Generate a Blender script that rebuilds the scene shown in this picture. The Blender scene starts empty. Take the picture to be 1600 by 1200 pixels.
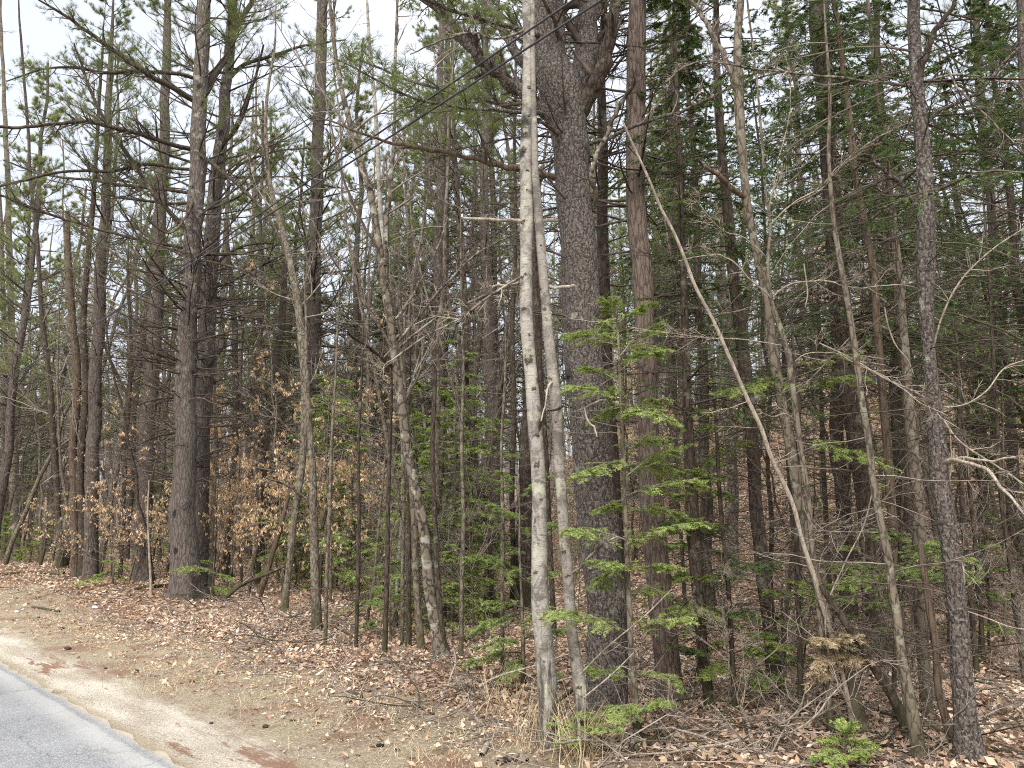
import bpy, math, random
import numpy as np
from mathutils import Vector

sc = bpy.context.scene
# ------------------------------------------------------------------ camera, light, exposure
CAM_H = 1.6
F = 1200.0                      # focal length in pixels of the 1600 x 1200 photograph
PITCH = math.atan(200 / F)      # the horizon lies at y = 800
cam = bpy.data.cameras.new('camera')
cam.sensor_width = 36; cam.lens = 36 * F / 1600; cam.clip_start = 0.05; cam.clip_end = 3000
co = bpy.data.objects.new('camera', cam); sc.collection.objects.link(co)
co.location = (0, 0, CAM_H); co.rotation_euler = (math.pi / 2 + PITCH, 0, 0)
sc.camera = co

SUN_EL, SUN_AZ = math.radians(36), math.radians(196)     # azimuth from +Y clockwise: behind, a little left
w = bpy.data.worlds.new('World'); sc.world = w; w.use_nodes = True
nt = w.node_tree; nt.nodes.clear()
out = nt.nodes.new('ShaderNodeOutputWorld'); bg = nt.nodes.new('ShaderNodeBackground')
sky = nt.nodes.new('ShaderNodeTexSky'); sky.sky_type = 'NISHITA'; sky.sun_disc = False
sky.sun_elevation = SUN_EL; sky.sun_rotation = SUN_AZ; sky.air_density = 1.0; sky.dust_density = 4.0
skb = nt.nodes.new('ShaderNodeBackground'); skb.inputs[1].default_value = 0.05
tc = nt.nodes.new('ShaderNodeTexCoord'); sep = nt.nodes.new('ShaderNodeSeparateXYZ')
nt.links.new(tc.outputs['Generated'], sep.inputs[0])
ramp = nt.nodes.new('ShaderNodeValToRGB')                # overcast: brighter towards the zenith
ramp.color_ramp.elements[0].position = 0.0; ramp.color_ramp.elements[0].color = (0.42, 0.427, 0.457, 1)
ramp.color_ramp.elements[1].position = 1.0; ramp.color_ramp.elements[1].color = (3.2, 3.2, 3.2, 1)
e = ramp.color_ramp.elements.new(0.55); e.color = (0.47, 0.476, 0.498, 1)
nt.links.new(sep.outputs[2], ramp.inputs[0])
nz = nt.nodes.new('ShaderNodeTexNoise'); nz.inputs['Scale'].default_value = 2.5; nz.inputs['Detail'].default_value = 5
nt.links.new(tc.outputs['Generated'], nz.inputs['Vector'])
mr = nt.nodes.new('ShaderNodeMapRange'); mr.inputs[1].default_value = .3; mr.inputs[2].default_value = .7
mr.inputs[3].default_value = .9; mr.inputs[4].default_value = 1.08
nt.links.new(nz.outputs[0], mr.inputs[0]); nt.links.new(mr.outputs[0], bg.inputs[1])
nt.links.new(ramp.outputs[0], bg.inputs[0]); nt.links.new(sky.outputs[0], skb.inputs[0])
ad = nt.nodes.new('ShaderNodeAddShader'); nt.links.new(bg.outputs[0], ad.inputs[0]); nt.links.new(skb.outputs[0], ad.inputs[1])
nt.links.new(ad.outputs[0], out.inputs[0])
sun = bpy.data.lights.new('sun', 'SUN'); sun.energy = 1.5; sun.angle = math.radians(24); sun.color = (1, .97, .92)
so = bpy.data.objects.new('sun', sun); sc.collection.objects.link(so)
sd = Vector((math.sin(SUN_AZ) * math.cos(SUN_EL), math.cos(SUN_AZ) * math.cos(SUN_EL), math.sin(SUN_EL)))
so.rotation_euler = sd.to_track_quat('Z', 'Y').to_euler()
sc.view_settings.view_transform = 'Standard'; sc.view_settings.look = 'None'
sc.view_settings.exposure = 0.92; sc.view_settings.gamma = 1
sc.cycles.max_bounces = 5; sc.cycles.diffuse_bounces = 3; sc.cycles.glossy_bounces = 1
sc.cycles.transmission_bounces = 3; sc.cycles.use_denoising = False
sc.cycles.sample_clamp_indirect = 3; sc.cycles.filter_width = 1.05
sc.render.film_transparent = False

# ------------------------------------------------------------------ small maths
def rng_(s): return np.random.default_rng(s)
def nrm(v): return v / np.maximum(np.linalg.norm(v, axis=-1, keepdims=True), 1e-9)
def sst(a, b, x):
    t = np.clip((np.asarray(x, float) - a) / (b - a), 0, 1); return t * t * (3 - 2 * t)
def _h(i, j, k):
    n = (i * 374761393 + j * 668265263 + k * 1442695041) & 0xffffffff
    n = ((n ^ (n >> 13)) * 1274126177) & 0xffffffff
    return ((n ^ (n >> 16)) & 0xffff) / 65535.0
def vnoise(x, y, z=0.0):
    x, y, z = np.broadcast_arrays(np.asarray(x, float), np.asarray(y, float), np.asarray(z, float))
    i, j, k = [np.floor(q).astype(np.int64) for q in (x, y, z)]
    u, v, t = x - i, y - j, z - k
    u, v, t = [q * q * (3 - 2 * q) for q in (u, v, t)]
    r = 0
    for a in (0, 1):
        for b in (0, 1):
            for c in (0, 1):
                r = r + _h(i + a, j + b, k + c) * (u if a else 1 - u) * (v if b else 1 - v) * (t if c else 1 - t)
    return r * 2 - 1
def fbm(x, y, z=0.0, o=3):
    r, a, f = 0, 1, 1
    for _ in range(o):
        r = r + a * vnoise(np.asarray(x) * f + 17.3 * _, np.asarray(y) * f, np.asarray(z) * f); a *= .5; f *= 2.03
    return r

cp, sp_ = math.cos(PITCH), math.sin(PITCH)
def ray(px, py):
    a, b = (px - 800), -(py - 600)
    return np.array([a, F * cp - b * sp_, F * sp_ + b * cp]) / F
def at(px, py, Y):
    d = ray(px, py); return np.array([0, 0, CAM_H]) + d * (Y / d[1])
def depth(p): return p[1] * cp + (p[2] - CAM_H) * sp_

_a, _b = ray(0, 1035), ray(285, 1200)
_a = _a * (-CAM_H / _a[2]); _b = _b * (-CAM_H / _b[2])
RD = (_a - _b)[:2]; RD = RD / np.linalg.norm(RD)         # along the road, away to the left
RN = np.array([RD[1], -RD[0]])                           # into the wood
if RN[1] < 0: RN = -RN
U0 = float(_a[:2] @ RN)
def U(x, y): return x * RN[0] + y * RN[1] - U0
def H(x, y):
    x = np.asarray(x, float); y = np.asarray(y, float)
    u = U(x, y)
    d = np.hypot(x, y)
    k = sst(-.12, .22, x / np.maximum(np.abs(y), 1)) * (y > 0)
    hill = k * (sst(12, 44, d) * 7.0 + sst(9, 16, d) * .25)
    back = sst(45, 140, d) * 5
    ru = sst(.8, 3, u)
    s = ru * (.07 * fbm(x * .55, y * .55, 0, 3) + .02 * fbm(x * 2.5, y * 2.5, 3, 2)) + .012 * vnoise(x * 2, y * 2) * sst(.1, .6, u)
    s = s + sst(14, 30, d) * .25 * fbm(x * .12, y * .12, 5, 2) * ru
    mound = .18 * np.exp(-((x + 9.6) ** 2 / 4 + (y - 15) ** 2 / 3))
    return s + hill + back + mound - .03 * sst(-.02, -.5, u)
def ground(px, py):
    d = ray(px, py); t = 2.0
    for _ in range(4000):
        p = np.array([0, 0, CAM_H]) + d * t
        if p[2] <= H(p[0], p[1]): break
        t += .01 + .002 * t
    p[2] = float(H(p[0], p[1])); return p

# ------------------------------------------------------------------ mesh building
class MB:
    def __init__(s): s.v = []; s.f4 = []; s.f3 = []; s.a = []; s.n = 0
    def add(s, V, Fc, a=.5):
        V = np.asarray(V, float).reshape(-1, 3); Fc = np.asarray(Fc, np.int64)
        (s.f4 if Fc.shape[1] == 4 else s.f3).append(Fc + s.n)
        s.v.append(V); s.a.append(np.broadcast_to(np.asarray(a, float).ravel() if np.ndim(a) else np.array([a]), (len(V),)) if np.ndim(a) == 0 else np.asarray(a, float).ravel())
        s.n += len(V); return s
    def tubes(s, P, R, S=3, a=None, rng=None, disp=None):
        P = np.asarray(P, float); R = np.asarray(R, float)
        if P.ndim == 2: P = P[None]; R = R[None]
        N, K, _ = P.shape
        if N == 0: return s
        T = nrm(np.gradient(P, axis=1)); m = nrm(P[:, -1] - P[:, 0])
        ref = np.where(np.abs(m[:, 2:3]) > .8, np.array([[1., 0, 0]]), np.array([[0, 0, 1.]]))[:, None]
        n1 = nrm(np.cross(T, np.broadcast_to(ref, T.shape))); n2 = np.cross(T, n1)
        g = np.arange(S) * 2 * math.pi / S
        RR = np.broadcast_to(R[:, :, None], (N, K, S))
        if disp is not None: RR = RR * disp
        V = P[:, :, None] + RR[..., None] * (np.cos(g)[None, None, :, None] * n1[:, :, None] + np.sin(g)[None, None, :, None] * n2[:, :, None])
        nn, kk, ss = np.meshgrid(np.arange(N), np.arange(K - 1), np.arange(S), indexing='ij')
        b = (nn * K + kk) * S; s2 = (ss + 1) % S
        Fc = np.stack([b + ss, b + s2, b + S + s2, b + S + ss], -1).reshape(-1, 4)
        if a is None: a = (rng or rng_(1)).random(N)
        s.add(V, Fc, np.repeat(np.broadcast_to(np.asarray(a, float), (N,)), K * S)); return s
    def build(s, name, m, parent=None, smooth=True, off=None):
        me = bpy.data.meshes.new(name)
        V = np.concatenate(s.v) if s.v else np.zeros((0, 3))
        if off is not None: V = V - off
        f4 = np.concatenate(s.f4) if s.f4 else np.zeros((0, 4), np.int64)
        f3 = np.concatenate(s.f3) if s.f3 else np.zeros((0, 3), np.int64)
        me.vertices.add(len(V)); me.vertices.foreach_set('co', V.astype(np.float32).ravel())
        nl = f4.size + f3.size
        me.loops.add(nl); me.loops.foreach_set('vertex_index', np.concatenate([f4.ravel(), f3.ravel()]).astype(np.int32))
        me.polygons.add(len(f4) + len(f3))
        st = np.concatenate([np.arange(len(f4)) * 4, f4.size + np.arange(len(f3)) * 3]).astype(np.int32)
        me.polygons.foreach_set('loop_start', st)
        if smooth: me.polygons.foreach_set('use_smooth', np.ones(len(st), bool))
        me.update(calc_edges=True)
        at_ = me.attributes.new('v', 'FLOAT', 'POINT')
        at_.data.foreach_set('value', np.concatenate(s.a).astype(np.float32) if s.a else np.zeros(0, np.float32))
        me.materials.append(m)
        o = bpy.data.objects.new(name, me); sc.collection.objects.link(o)
        if parent: o.parent = parent
        return o

def tag(o, label=None, cat=None, group=None, kind=None):
    if label: o['label'] = label
    if cat: o['category'] = cat
    if group: o['group'] = group
    if kind: o['kind'] = kind
    return o
def empty(name, loc, label, cat, group=None):
    o = bpy.data.objects.new(name, None); sc.collection.objects.link(o); o.location = [float(q) for q in loc]
    o.empty_display_size = .2
    return tag(o, label, cat, group)
def copy_thing(root, loc, rz, s, label, group=None):
    r = root.copy(); sc.collection.objects.link(r); r.location = [float(q) for q in loc]
    k = .03 if root.name.startswith('pine') else .09
    r.rotation_euler = (random.gauss(0, k), random.gauss(0, k), rz)
    r.scale = (s * random.uniform(.9, 1.1),) * 2 + (s,)
    r['label'] = label
    if group: r['group'] = group
    for c in root.children:
        d = c.copy(); sc.collection.objects.link(d); d.parent = r
    return r

# ------------------------------------------------------------------ materials
def srgb(h):
    c = [int(h[i:i + 2], 16) / 255 for i in (0, 2, 4)]
    return tuple(q / 12.92 if q < .04045 else ((q + .055) / 1.055) ** 2.4 for q in c) + (1,)
class G:
    def __init__(s, name):
        s.m = bpy.data.materials.new(name); s.m.use_nodes = True; s.t = s.m.node_tree
        s.b = s.t.nodes['Principled BSDF']; s.b.inputs['Roughness'].default_value = .85
        s.b.inputs['Specular IOR Level'].default_value = .2
        s.tc = s.t.nodes.new('ShaderNodeTexCoord')
    def n(s, k, **kw):
        n = s.t.nodes.new(k)
        for a, v in kw.items():
            if hasattr(n, a): setattr(n, a, v)
            else: n.inputs[a.replace('_', ' ')].default_value = v
        return n
    def l(s, a, b): s.t.links.new(a, b)
    def map(s, sc_, loc=(0, 0, 0)):
        n = s.n('ShaderNodeMapping'); n.inputs['Scale'].default_value = sc_; n.inputs['Location'].default_value = loc
        s.l(s.tc.outputs['Object'], n.inputs[0]); return n.outputs[0]
    def noise(s, vec, scale, detail=4, rough=.55, dist=0):
        n = s.n('ShaderNodeTexNoise', Scale=scale, Detail=detail, Roughness=rough, Distortion=dist)
        if vec is not None: s.l(vec, n.inputs['Vector'])
        return n.outputs[0]
    def ramp(s, f, stops, interp='LINEAR'):
        n = s.n('ShaderNodeValToRGB'); cr = n.color_ramp; cr.interpolation = interp
        while len(cr.elements) < len(stops): cr.elements.new(.5)
        for e_, (p, c) in zip(cr.elements, stops): e_.position = p; e_.color = c if not isinstance(c, (int, float)) else (c, c, c, 1)
        s.l(f, n.inputs[0]); return n.outputs[0]
    def mix(s, f, a, b, mode='MIX'):
        n = s.n('ShaderNodeMix'); n.data_type = 'RGBA'; n.blend_type = mode
        for q, i in ((f, 0), (a, 6), (b, 7)):
            if hasattr(q, 'links') or isinstance(q, bpy.types.NodeSocket): s.l(q, n.inputs[i])
            else: n.inputs[i].default_value = q
        return n.outputs[2]
    def math(s, op, a, b=0.0, c=None):
        n = s.n('ShaderNodeMath'); n.operation = op
        for i, q in enumerate((a, b) + ((c,) if c is not None else ())):
            if isinstance(q, bpy.types.NodeSocket): s.l(q, n.inputs[i])
            else: n.inputs[i].default_value = q
        return n.outputs[0]
    def bump(s, h, dist, strength=1.0):
        n = s.n('ShaderNodeBump'); n.inputs['Strength'].default_value = strength; n.inputs['Distance'].default_value = dist
        s.l(h, n.inputs['Height']); s.l(n.outputs[0], s.b.inputs['Normal'])
    def attr(s):
        n = s.n('ShaderNodeAttribute'); n.attribute_name = 'v'; return n.outputs['Fac']
    def col(s, c): s.l(c, s.b.inputs['Base Color']); return s.m

def knots_on(g, c, sc_, rad, col=None):
    v = g.n('ShaderNodeTexVoronoi', Scale=sc_); mp = g.map((1, 1, .7))
    ds = g.n('ShaderNodeMix'); ds.data_type = 'VECTOR'; ds.inputs[0].default_value = .06
    nn = g.n('ShaderNodeTexNoise', Scale=18.0, Detail=3); g.l(mp, nn.inputs['Vector'])
    g.l(mp, ds.inputs[4]); g.l(nn.outputs['Color'], ds.inputs[5]); g.l(ds.outputs[1], v.inputs['Vector'])
    return g.mix(g.ramp(v.outputs['Distance'], [(rad * .6, .9), (rad, 0.0)]), c, col or srgb('1d1917'))
WARM = (.575, .56, .53)
def wm(c, k=1.0): return tuple(q * w_ * k for q, w_ in zip(c[:3], WARM)) + (1,)
def bark(name, c0, c1, c2, fx=9, fz=1.6, lich=None, lamt=.6, lscale=7, bumpd=.012, moss=None, speck=0, knot=0, lz=None):
    g = G(name); c0, c1, c2 = wm(c0, .8), wm(c1), wm(c2, 1.05)
    v = g.map((fx, fx, fz)); v1 = g.map((1, 1, 1))
    a = g.noise(v, 3.2, 6, .65, .6)
    vo = g.n('ShaderNodeTexVoronoi', Scale=2.2); vo.feature = 'DISTANCE_TO_EDGE'
    vd = g.n('ShaderNodeMix'); vd.data_type = 'VECTOR'
    nn = g.n('ShaderNodeTexNoise', Scale=3.0, Detail=3); g.l(v, nn.inputs['Vector'])
    vd.inputs[0].default_value = .35; g.l(v, vd.inputs[4]); g.l(nn.outputs['Color'], vd.inputs[5]); g.l(vd.outputs[1], vo.inputs['Vector'])
    edge = g.ramp(vo.outputs['Distance'], [(0, 0.0), (.22, 1.0)])
    h = g.math('MULTIPLY', g.math('ADD', a, .35), g.math('ADD', g.math('MULTIPLY', edge, .55), .45))
    c = g.ramp(h, [(.24, c0), (.46, c1), (.68, c2)])
    big = g.noise(v1, 1.7, 3)
    c = g.mix(g.ramp(big, [(.35, 0.0), (.7, .45)]), c, tuple(q * 1.5 for q in c1[:3]) + (1,))
    if lich:
        ln = g.noise(v1, lscale, 6, .7)
        lm = g.ramp(ln, [(lamt, 0.0), (lamt + .06, .75)])
        if lz:
            sz = g.n('ShaderNodeSeparateXYZ'); g.l(g.tc.outputs['Object'], sz.inputs[0])
            zr = g.n('ShaderNodeMapRange'); zr.inputs[1].default_value = lz[0]; zr.inputs[2].default_value = lz[1]; g.l(sz.outputs[2], zr.inputs[0])
            lm = g.math('MULTIPLY', lm, zr.outputs[0])
        c = g.mix(lm, c, lich)
    if speck:
        sn = g.noise(v1, 55, 3, .7); c = g.mix(g.ramp(sn, [(.53, 0.0), (.58, speck)]), c, srgb('8f8d86'))
    if knot: c = knots_on(g, c, 2.6 * knot, .13 + .03 * knot)
    if moss:
        sx = g.n('ShaderNodeSeparateXYZ'); g.l(g.tc.outputs['Object'], sx.inputs[0])
        mm = g.ramp(g.math('ADD', g.math('MULTIPLY', sx.outputs[2], .5), g.math('MULTIPLY', g.noise(v1, 9, 3), .5)), [(.2, .75), (.55, 0.0)])
        c = g.mix(mm, c, moss)
    g.bump(h, bumpd, .9)
    return g.col(c)
def birch(name, base, dark, warm, fis=.33):
    g = G(name)
    v1 = g.map((1, 1, 1)); vh = g.map((9, 9, 60)); vv = g.map((26, 26, 3))
    n1 = g.noise(v1, 6, 5, .65); c = g.ramp(n1, [(.3, warm), (.5, base), (.72, tuple(min(1, q * 1.3) for q in base[:3]) + (1,))])
    fine = g.noise(g.map((30, 30, 45)), 2.2, 4, .7); c = g.mix(g.ramp(fine, [(.38, .55), (.5, 0.0)]), c, tuple(q * .55 for q in base[:3]) + (1,))
    lent = g.noise(vh, 1.6, 4, .65); c = g.mix(g.ramp(lent, [(.57, 0.0), (.64, .6)]), c, dark)
    blot = g.noise(v1, 3.3, 5, .75, .8); c = g.mix(g.ramp(blot, [(.51, 0.0), (.58, .75)]), c, srgb('4a4743'))
    c = knots_on(g, c, 2.4, .22); c = knots_on(g, c, 4.0, .17)
    sm = g.noise(g.map((14, 14, 9), (2, 7, 1)), 1.0, 6, .8); c = g.mix(g.ramp(sm, [(.52, 0.0), (.58, .6)]), c, srgb('57524b'))
    lc = g.noise(g.map((1, 1, 1), (5, 3, 1)), 8, 5, .7); c = g.mix(g.ramp(lc, [(.56, 0.0), (.61, .5)]), c, srgb('aaab96'))
    sx = g.n('ShaderNodeSeparateXYZ'); g.l(g.tc.outputs['Object'], sx.inputs[0])
    f = g.noise(vv, 1.0, 4, .65)
    hm = g.math('ADD', f, g.math('MULTIPLY', sx.outputs[2], -fis))
    c = g.mix(g.ramp(hm, [(.33, 0.0), (.46, .85)]), c, srgb('35302c'))
    g.bump(g.math('ADD', g.math('MULTIPLY', lent, -.5), g.math('MULTIPLY', f, .5)), .008, .7)
    return g.col(c)
def twigmat(name, a, b, rough=.8):
    g = G(name); g.b.inputs['Roughness'].default_value = rough
    a, b = wm(a, 1.05), wm(b, 1.3)
    c = g.ramp(g.attr(), [(0, a), (1, b)])
    n = g.noise(g.map((1, 1, 1)), 14, 3); c = g.mix(g.ramp(n, [(.4, 0.0), (.65, .5)]), c, tuple(q * 1.7 for q in b[:3]) + (1,))
    return g.col(c)
def leafmat(name, stops, trans=.35, patch=None):
    g = G(name); c = g.ramp(g.attr(), stops)
    if patch:
        c = g.mix(g.ramp(g.noise(g.map((1, 1, 1)), .9, 3), [(.4, 0.0), (.62, .75)]), c, patch)
    d = g.n('ShaderNodeBsdfDiffuse'); t = g.n('ShaderNodeBsdfTranslucent'); m = g.n('ShaderNodeMixShader'); m.inputs[0].default_value = trans
    g.l(c, d.inputs[0]); g.l(c, t.inputs[0]); g.l(d.outputs[0], m.inputs[1]); g.l(t.outputs[0], m.inputs[2])
    o = [n for n in g.t.nodes if n.type == 'OUTPUT_MATERIAL'][0]; g.l(m.outputs[0], o.inputs[0]); return g.m

LICH = srgb('8f9282')
M = {
 'pine': bark('white_pine_bark', srgb('292523'), srgb('544d4a'), srgb('7a716d'), 17, 3.4, LICH, .60, 9, .012, knot=1),
 'pinelich': bark('lichened_pine_bark', srgb('2b2726'), srgb('57504e'), srgb('7d7572'), 17, 3.4, srgb('8d9082'), .55, 8, .012, knot=1, lz=(2.2, 5.5)),
 'scaly': bark('scaly_pine_bark', srgb('1f1b1a'), srgb('4a4341'), srgb('766d69'), 19, 7.5, srgb('8b8d80'), .60, 6, .02, speck=.5),
 'red': bark('flaky_red_bark', srgb('2f2825'), srgb('645852'), srgb('8f827b'), 20, 3.2, LICH, .62, 7, .012),
 'dark': bark('dark_hemlock_bark', srgb('1d1917'), srgb('403833'), srgb('645a51'), 15, 4.0, srgb('6c7060'), .58, 6, .012, moss=srgb('3c3f26')),
 'greyr': bark('grey_brown_bark', srgb('27221f'), srgb('5a524a'), srgb('8d8478'), 14, 5, srgb('7d7f6e'), .55, 8, .007, moss=srgb('43422b'), knot=1),
 'spot': bark('spotted_bark', srgb('24201e'), srgb('4e4842'), srgb('8a8175'), 8, 5.0, srgb('9a998d'), .54, 6, .007, knot=2),
 'rot': bark('rotten_brown_bark', srgb('2b231e'), srgb('544639'), srgb('7d6d60'), 16, 2.5, srgb('5a5148'), .5, 6, .01),
 'birch': birch('pale_birch_bark', srgb('928e87'), srgb('433e3a'), srgb('827b71')),
 'birch2': birch('grey_birch_bark', srgb('837e77'), srgb('413c37'), srgb('746c62'), .42),
 'scar': bark('branch_scar_bark', srgb('241f1c'), srgb('4a433d'), srgb('8d857b'), 60, 60, None, bumpd=.004),
 'dead': bark('bare_dead_wood', srgb('6d645a'), srgb('a0968b'), srgb('c4bbae'), 20, 2.0, srgb('6f6860'), .52, 9, .004),
 'twig': twigmat('dark_twigs', srgb('302a27'), srgb('615851')),
 'twigg': twigmat('grey_twigs', srgb('514a47'), srgb('968d87')),
 'twigh': twigmat('hardwood_twigs', srgb('635b59'), srgb('a49c98')),
 'twigp': twigmat('pale_twigs', srgb('6d655c'), srgb('a0978b')),
 'farw': twigmat('distant_stems', srgb('5c5653'), srgb('9a9490')),
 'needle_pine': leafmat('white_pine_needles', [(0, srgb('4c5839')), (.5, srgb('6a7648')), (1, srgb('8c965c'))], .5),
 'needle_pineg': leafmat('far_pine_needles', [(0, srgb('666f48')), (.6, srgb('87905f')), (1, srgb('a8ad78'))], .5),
 'hem': leafmat('dark_hemlock_needles', [(0, srgb('384730')), (.6, srgb('5b6e44')), (1, srgb('879a5c'))], .35),
 'fir': leafmat('bright_fir_needles', [(0, srgb('66793f')), (.5, srgb('90a258')), (1, srgb('b9c57c'))], .35),
 'firm': leafmat('mid_green_needles', [(0, srgb('5f7140')), (.5, srgb('8a9c5b')), (1, srgb('b3c07c'))], .35),
 'beech': leafmat('withered_beech_leaves', [(0, srgb('ad8c6a')), (.5, srgb('d0b28c')), (1, srgb('e6d2b2'))], .35),
 'litter': leafmat('leaf_litter', [(0, srgb('57453b')), (.2, srgb('8c7461')), (.5, srgb('bfa68f')), (.8, srgb('c9b6a0')), (1, srgb('d4c7b6'))], .12, srgb('9c8069')),
 'straw': leafmat('dry_grass', [(0, srgb('8b7a60')), (.5, srgb('b9a785')), (1, srgb('dccdb0'))], .3),
 'green': leafmat('green_grass', [(0, srgb('6f7a35')), (1, srgb('9aa552'))], .3),
}

# ------------------------------------------------------------------ ground, road, shoulder
def ground_mat():
    g = G('forest_floor')
    sx = g.n('ShaderNodeSeparateXYZ'); g.l(g.tc.outputs['Object'], sx.inputs[0])
    u = g.math('SUBTRACT', g.math('ADD', g.math('MULTIPLY', sx.outputs[0], float(RN[0])), g.math('MULTIPLY', sx.outputs[1], float(RN[1]))), U0)
    # coordinates stretched along the road for the shoulder
    rot = g.n('ShaderNodeMapping'); rot.inputs['Rotation'].default_value = (0, 0, -math.atan2(RD[1], RD[0])); g.l(g.tc.outputs['Object'], rot.inputs[0])
    st = g.n('ShaderNodeMapping'); st.inputs['Scale'].default_value = (.45, 1.6, 1); g.l(rot.outputs[0], st.inputs[0])
    along = st.outputs[0]; iso = g.map((1, 1, 1))
    warp = g.math('MULTIPLY', g.math('SUBTRACT', g.noise(along, 1.6, 6, .65), .5), 1.1)
    uw = g.math('ADD', g.math('ADD', u, warp), g.math('MULTIPLY', g.math('SUBTRACT', g.noise(iso, 9, 6, .8), .5), .55))
    # sand
    s1 = g.ramp(g.noise(iso, 55, 6, .75), [(.38, srgb('655d51')), (.5, srgb('a39a8a')), (.62, srgb('cbc3b4'))])
    s2 = g.ramp(g.noise(along, 2.6, 5, .6), [(.38, srgb('8a7f6f')), (.62, srgb('bfb7a9'))])
    sand = g.mix(.5, s1, s2)
    peb = g.ramp(g.noise(iso, 120, 2, .5), [(.66, 0.0), (.70, .8)]); sand = g.mix(peb, sand, srgb('6f675c'))
    need = g.ramp(g.noise(along, 1.5, 7, .72), [(.565, 0.0), (.60, .9)])
    needc = g.ramp(g.noise(iso, 60, 4, .7), [(.3, srgb('573b2d')), (.7, srgb('8a6853'))])
    sand = g.mix(need, sand, needc)
    # grit and damp band next to the asphalt
    sand = g.mix(g.ramp(g.math('ADD', u, g.math('MULTIPLY', g.noise(along, 5, 4), .1)), [(.07, .7), (.16, 0.0)]), sand, srgb('85775f'))
    # verge: thatch and needles
    t1 = g.ramp(g.noise(iso, 48, 6, .8), [(.38, srgb('41382f')), (.5, srgb('85796a')), (.62, srgb('b9ad9a'))])
    t2 = g.ramp(g.noise(iso, 2.2, 5, .6), [(.4, srgb('74614f')), (.5, srgb('8f826c')), (.6, srgb('888062'))])
    verge = g.mix(.5, t1, t2)
    verge = g.mix(g.ramp(g.noise(iso, 1.3, 5, .65), [(.53, 0.0), (.58, .6)]), verge, srgb('6f4f3d'))
    # leaf litter
    vo = g.n('ShaderNodeTexVoronoi', Scale=16.0, Randomness=1.0); g.l(iso, vo.inputs['Vector'])
    bw = g.n('ShaderNodeSeparateColor'); g.l(vo.outputs['Color'], bw.inputs[0])
    lf = g.ramp(bw.outputs[0], [(0, srgb('45362e')), (.35, srgb('846c57')), (.7, srgb('b29a82')), (1, srgb('d4c0a8'))])
    lf = g.mix(g.ramp(g.noise(iso, 30, 5, .8), [(.4, .75), (.6, 0.0)]), lf, srgb('3a2a23'))
    lf = g.mix(g.ramp(g.noise(iso, .8, 4, .6), [(.5, 0.0), (.6, .5)]), lf, srgb('6d4836'))
    c = g.mix(g.ramp(uw, [(.42, 0.0), (.70, 1.0)]), sand, verge)
    c = g.mix(g.ramp(g.math('DIVIDE', uw, 4.0), [(.45, 0.0), (.58, 1.0)]), c, lf)
    g.bump(g.math('ADD', g.noise(iso, 45, 6, .8), g.math('MULTIPLY', bw.outputs[1], .6)), .03, .8)
    return g.col(c)
GM = ground_mat()
def grid_axis(near, step, far, growth):
    a = list(np.arange(0, near, step)); d = step
    while a[-1] < far: d *= growth; a.append(a[-1] + d)
    a = np.array(a); return np.concatenate([-a[:0:-1], a])
gx = grid_axis(9, .09, 420, 1.055); gy = grid_axis(12, .09, 420, 1.055)
gy = gy[gy > -60]
X, Y_ = np.meshgrid(gx, gy, indexing='ij')
b = MB(); nx, ny = X.shape
ii, jj = np.meshgrid(np.arange(nx - 1), np.arange(ny - 1), indexing='ij'); q0 = ii * ny + jj
b.add(np.stack([X, Y_, H(X, Y_)], -1), np.stack([q0, q0 + ny, q0 + ny + 1, q0 + 1], -1).reshape(-1, 4))
tag(b.build('ground', GM), kind='structure')

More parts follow.
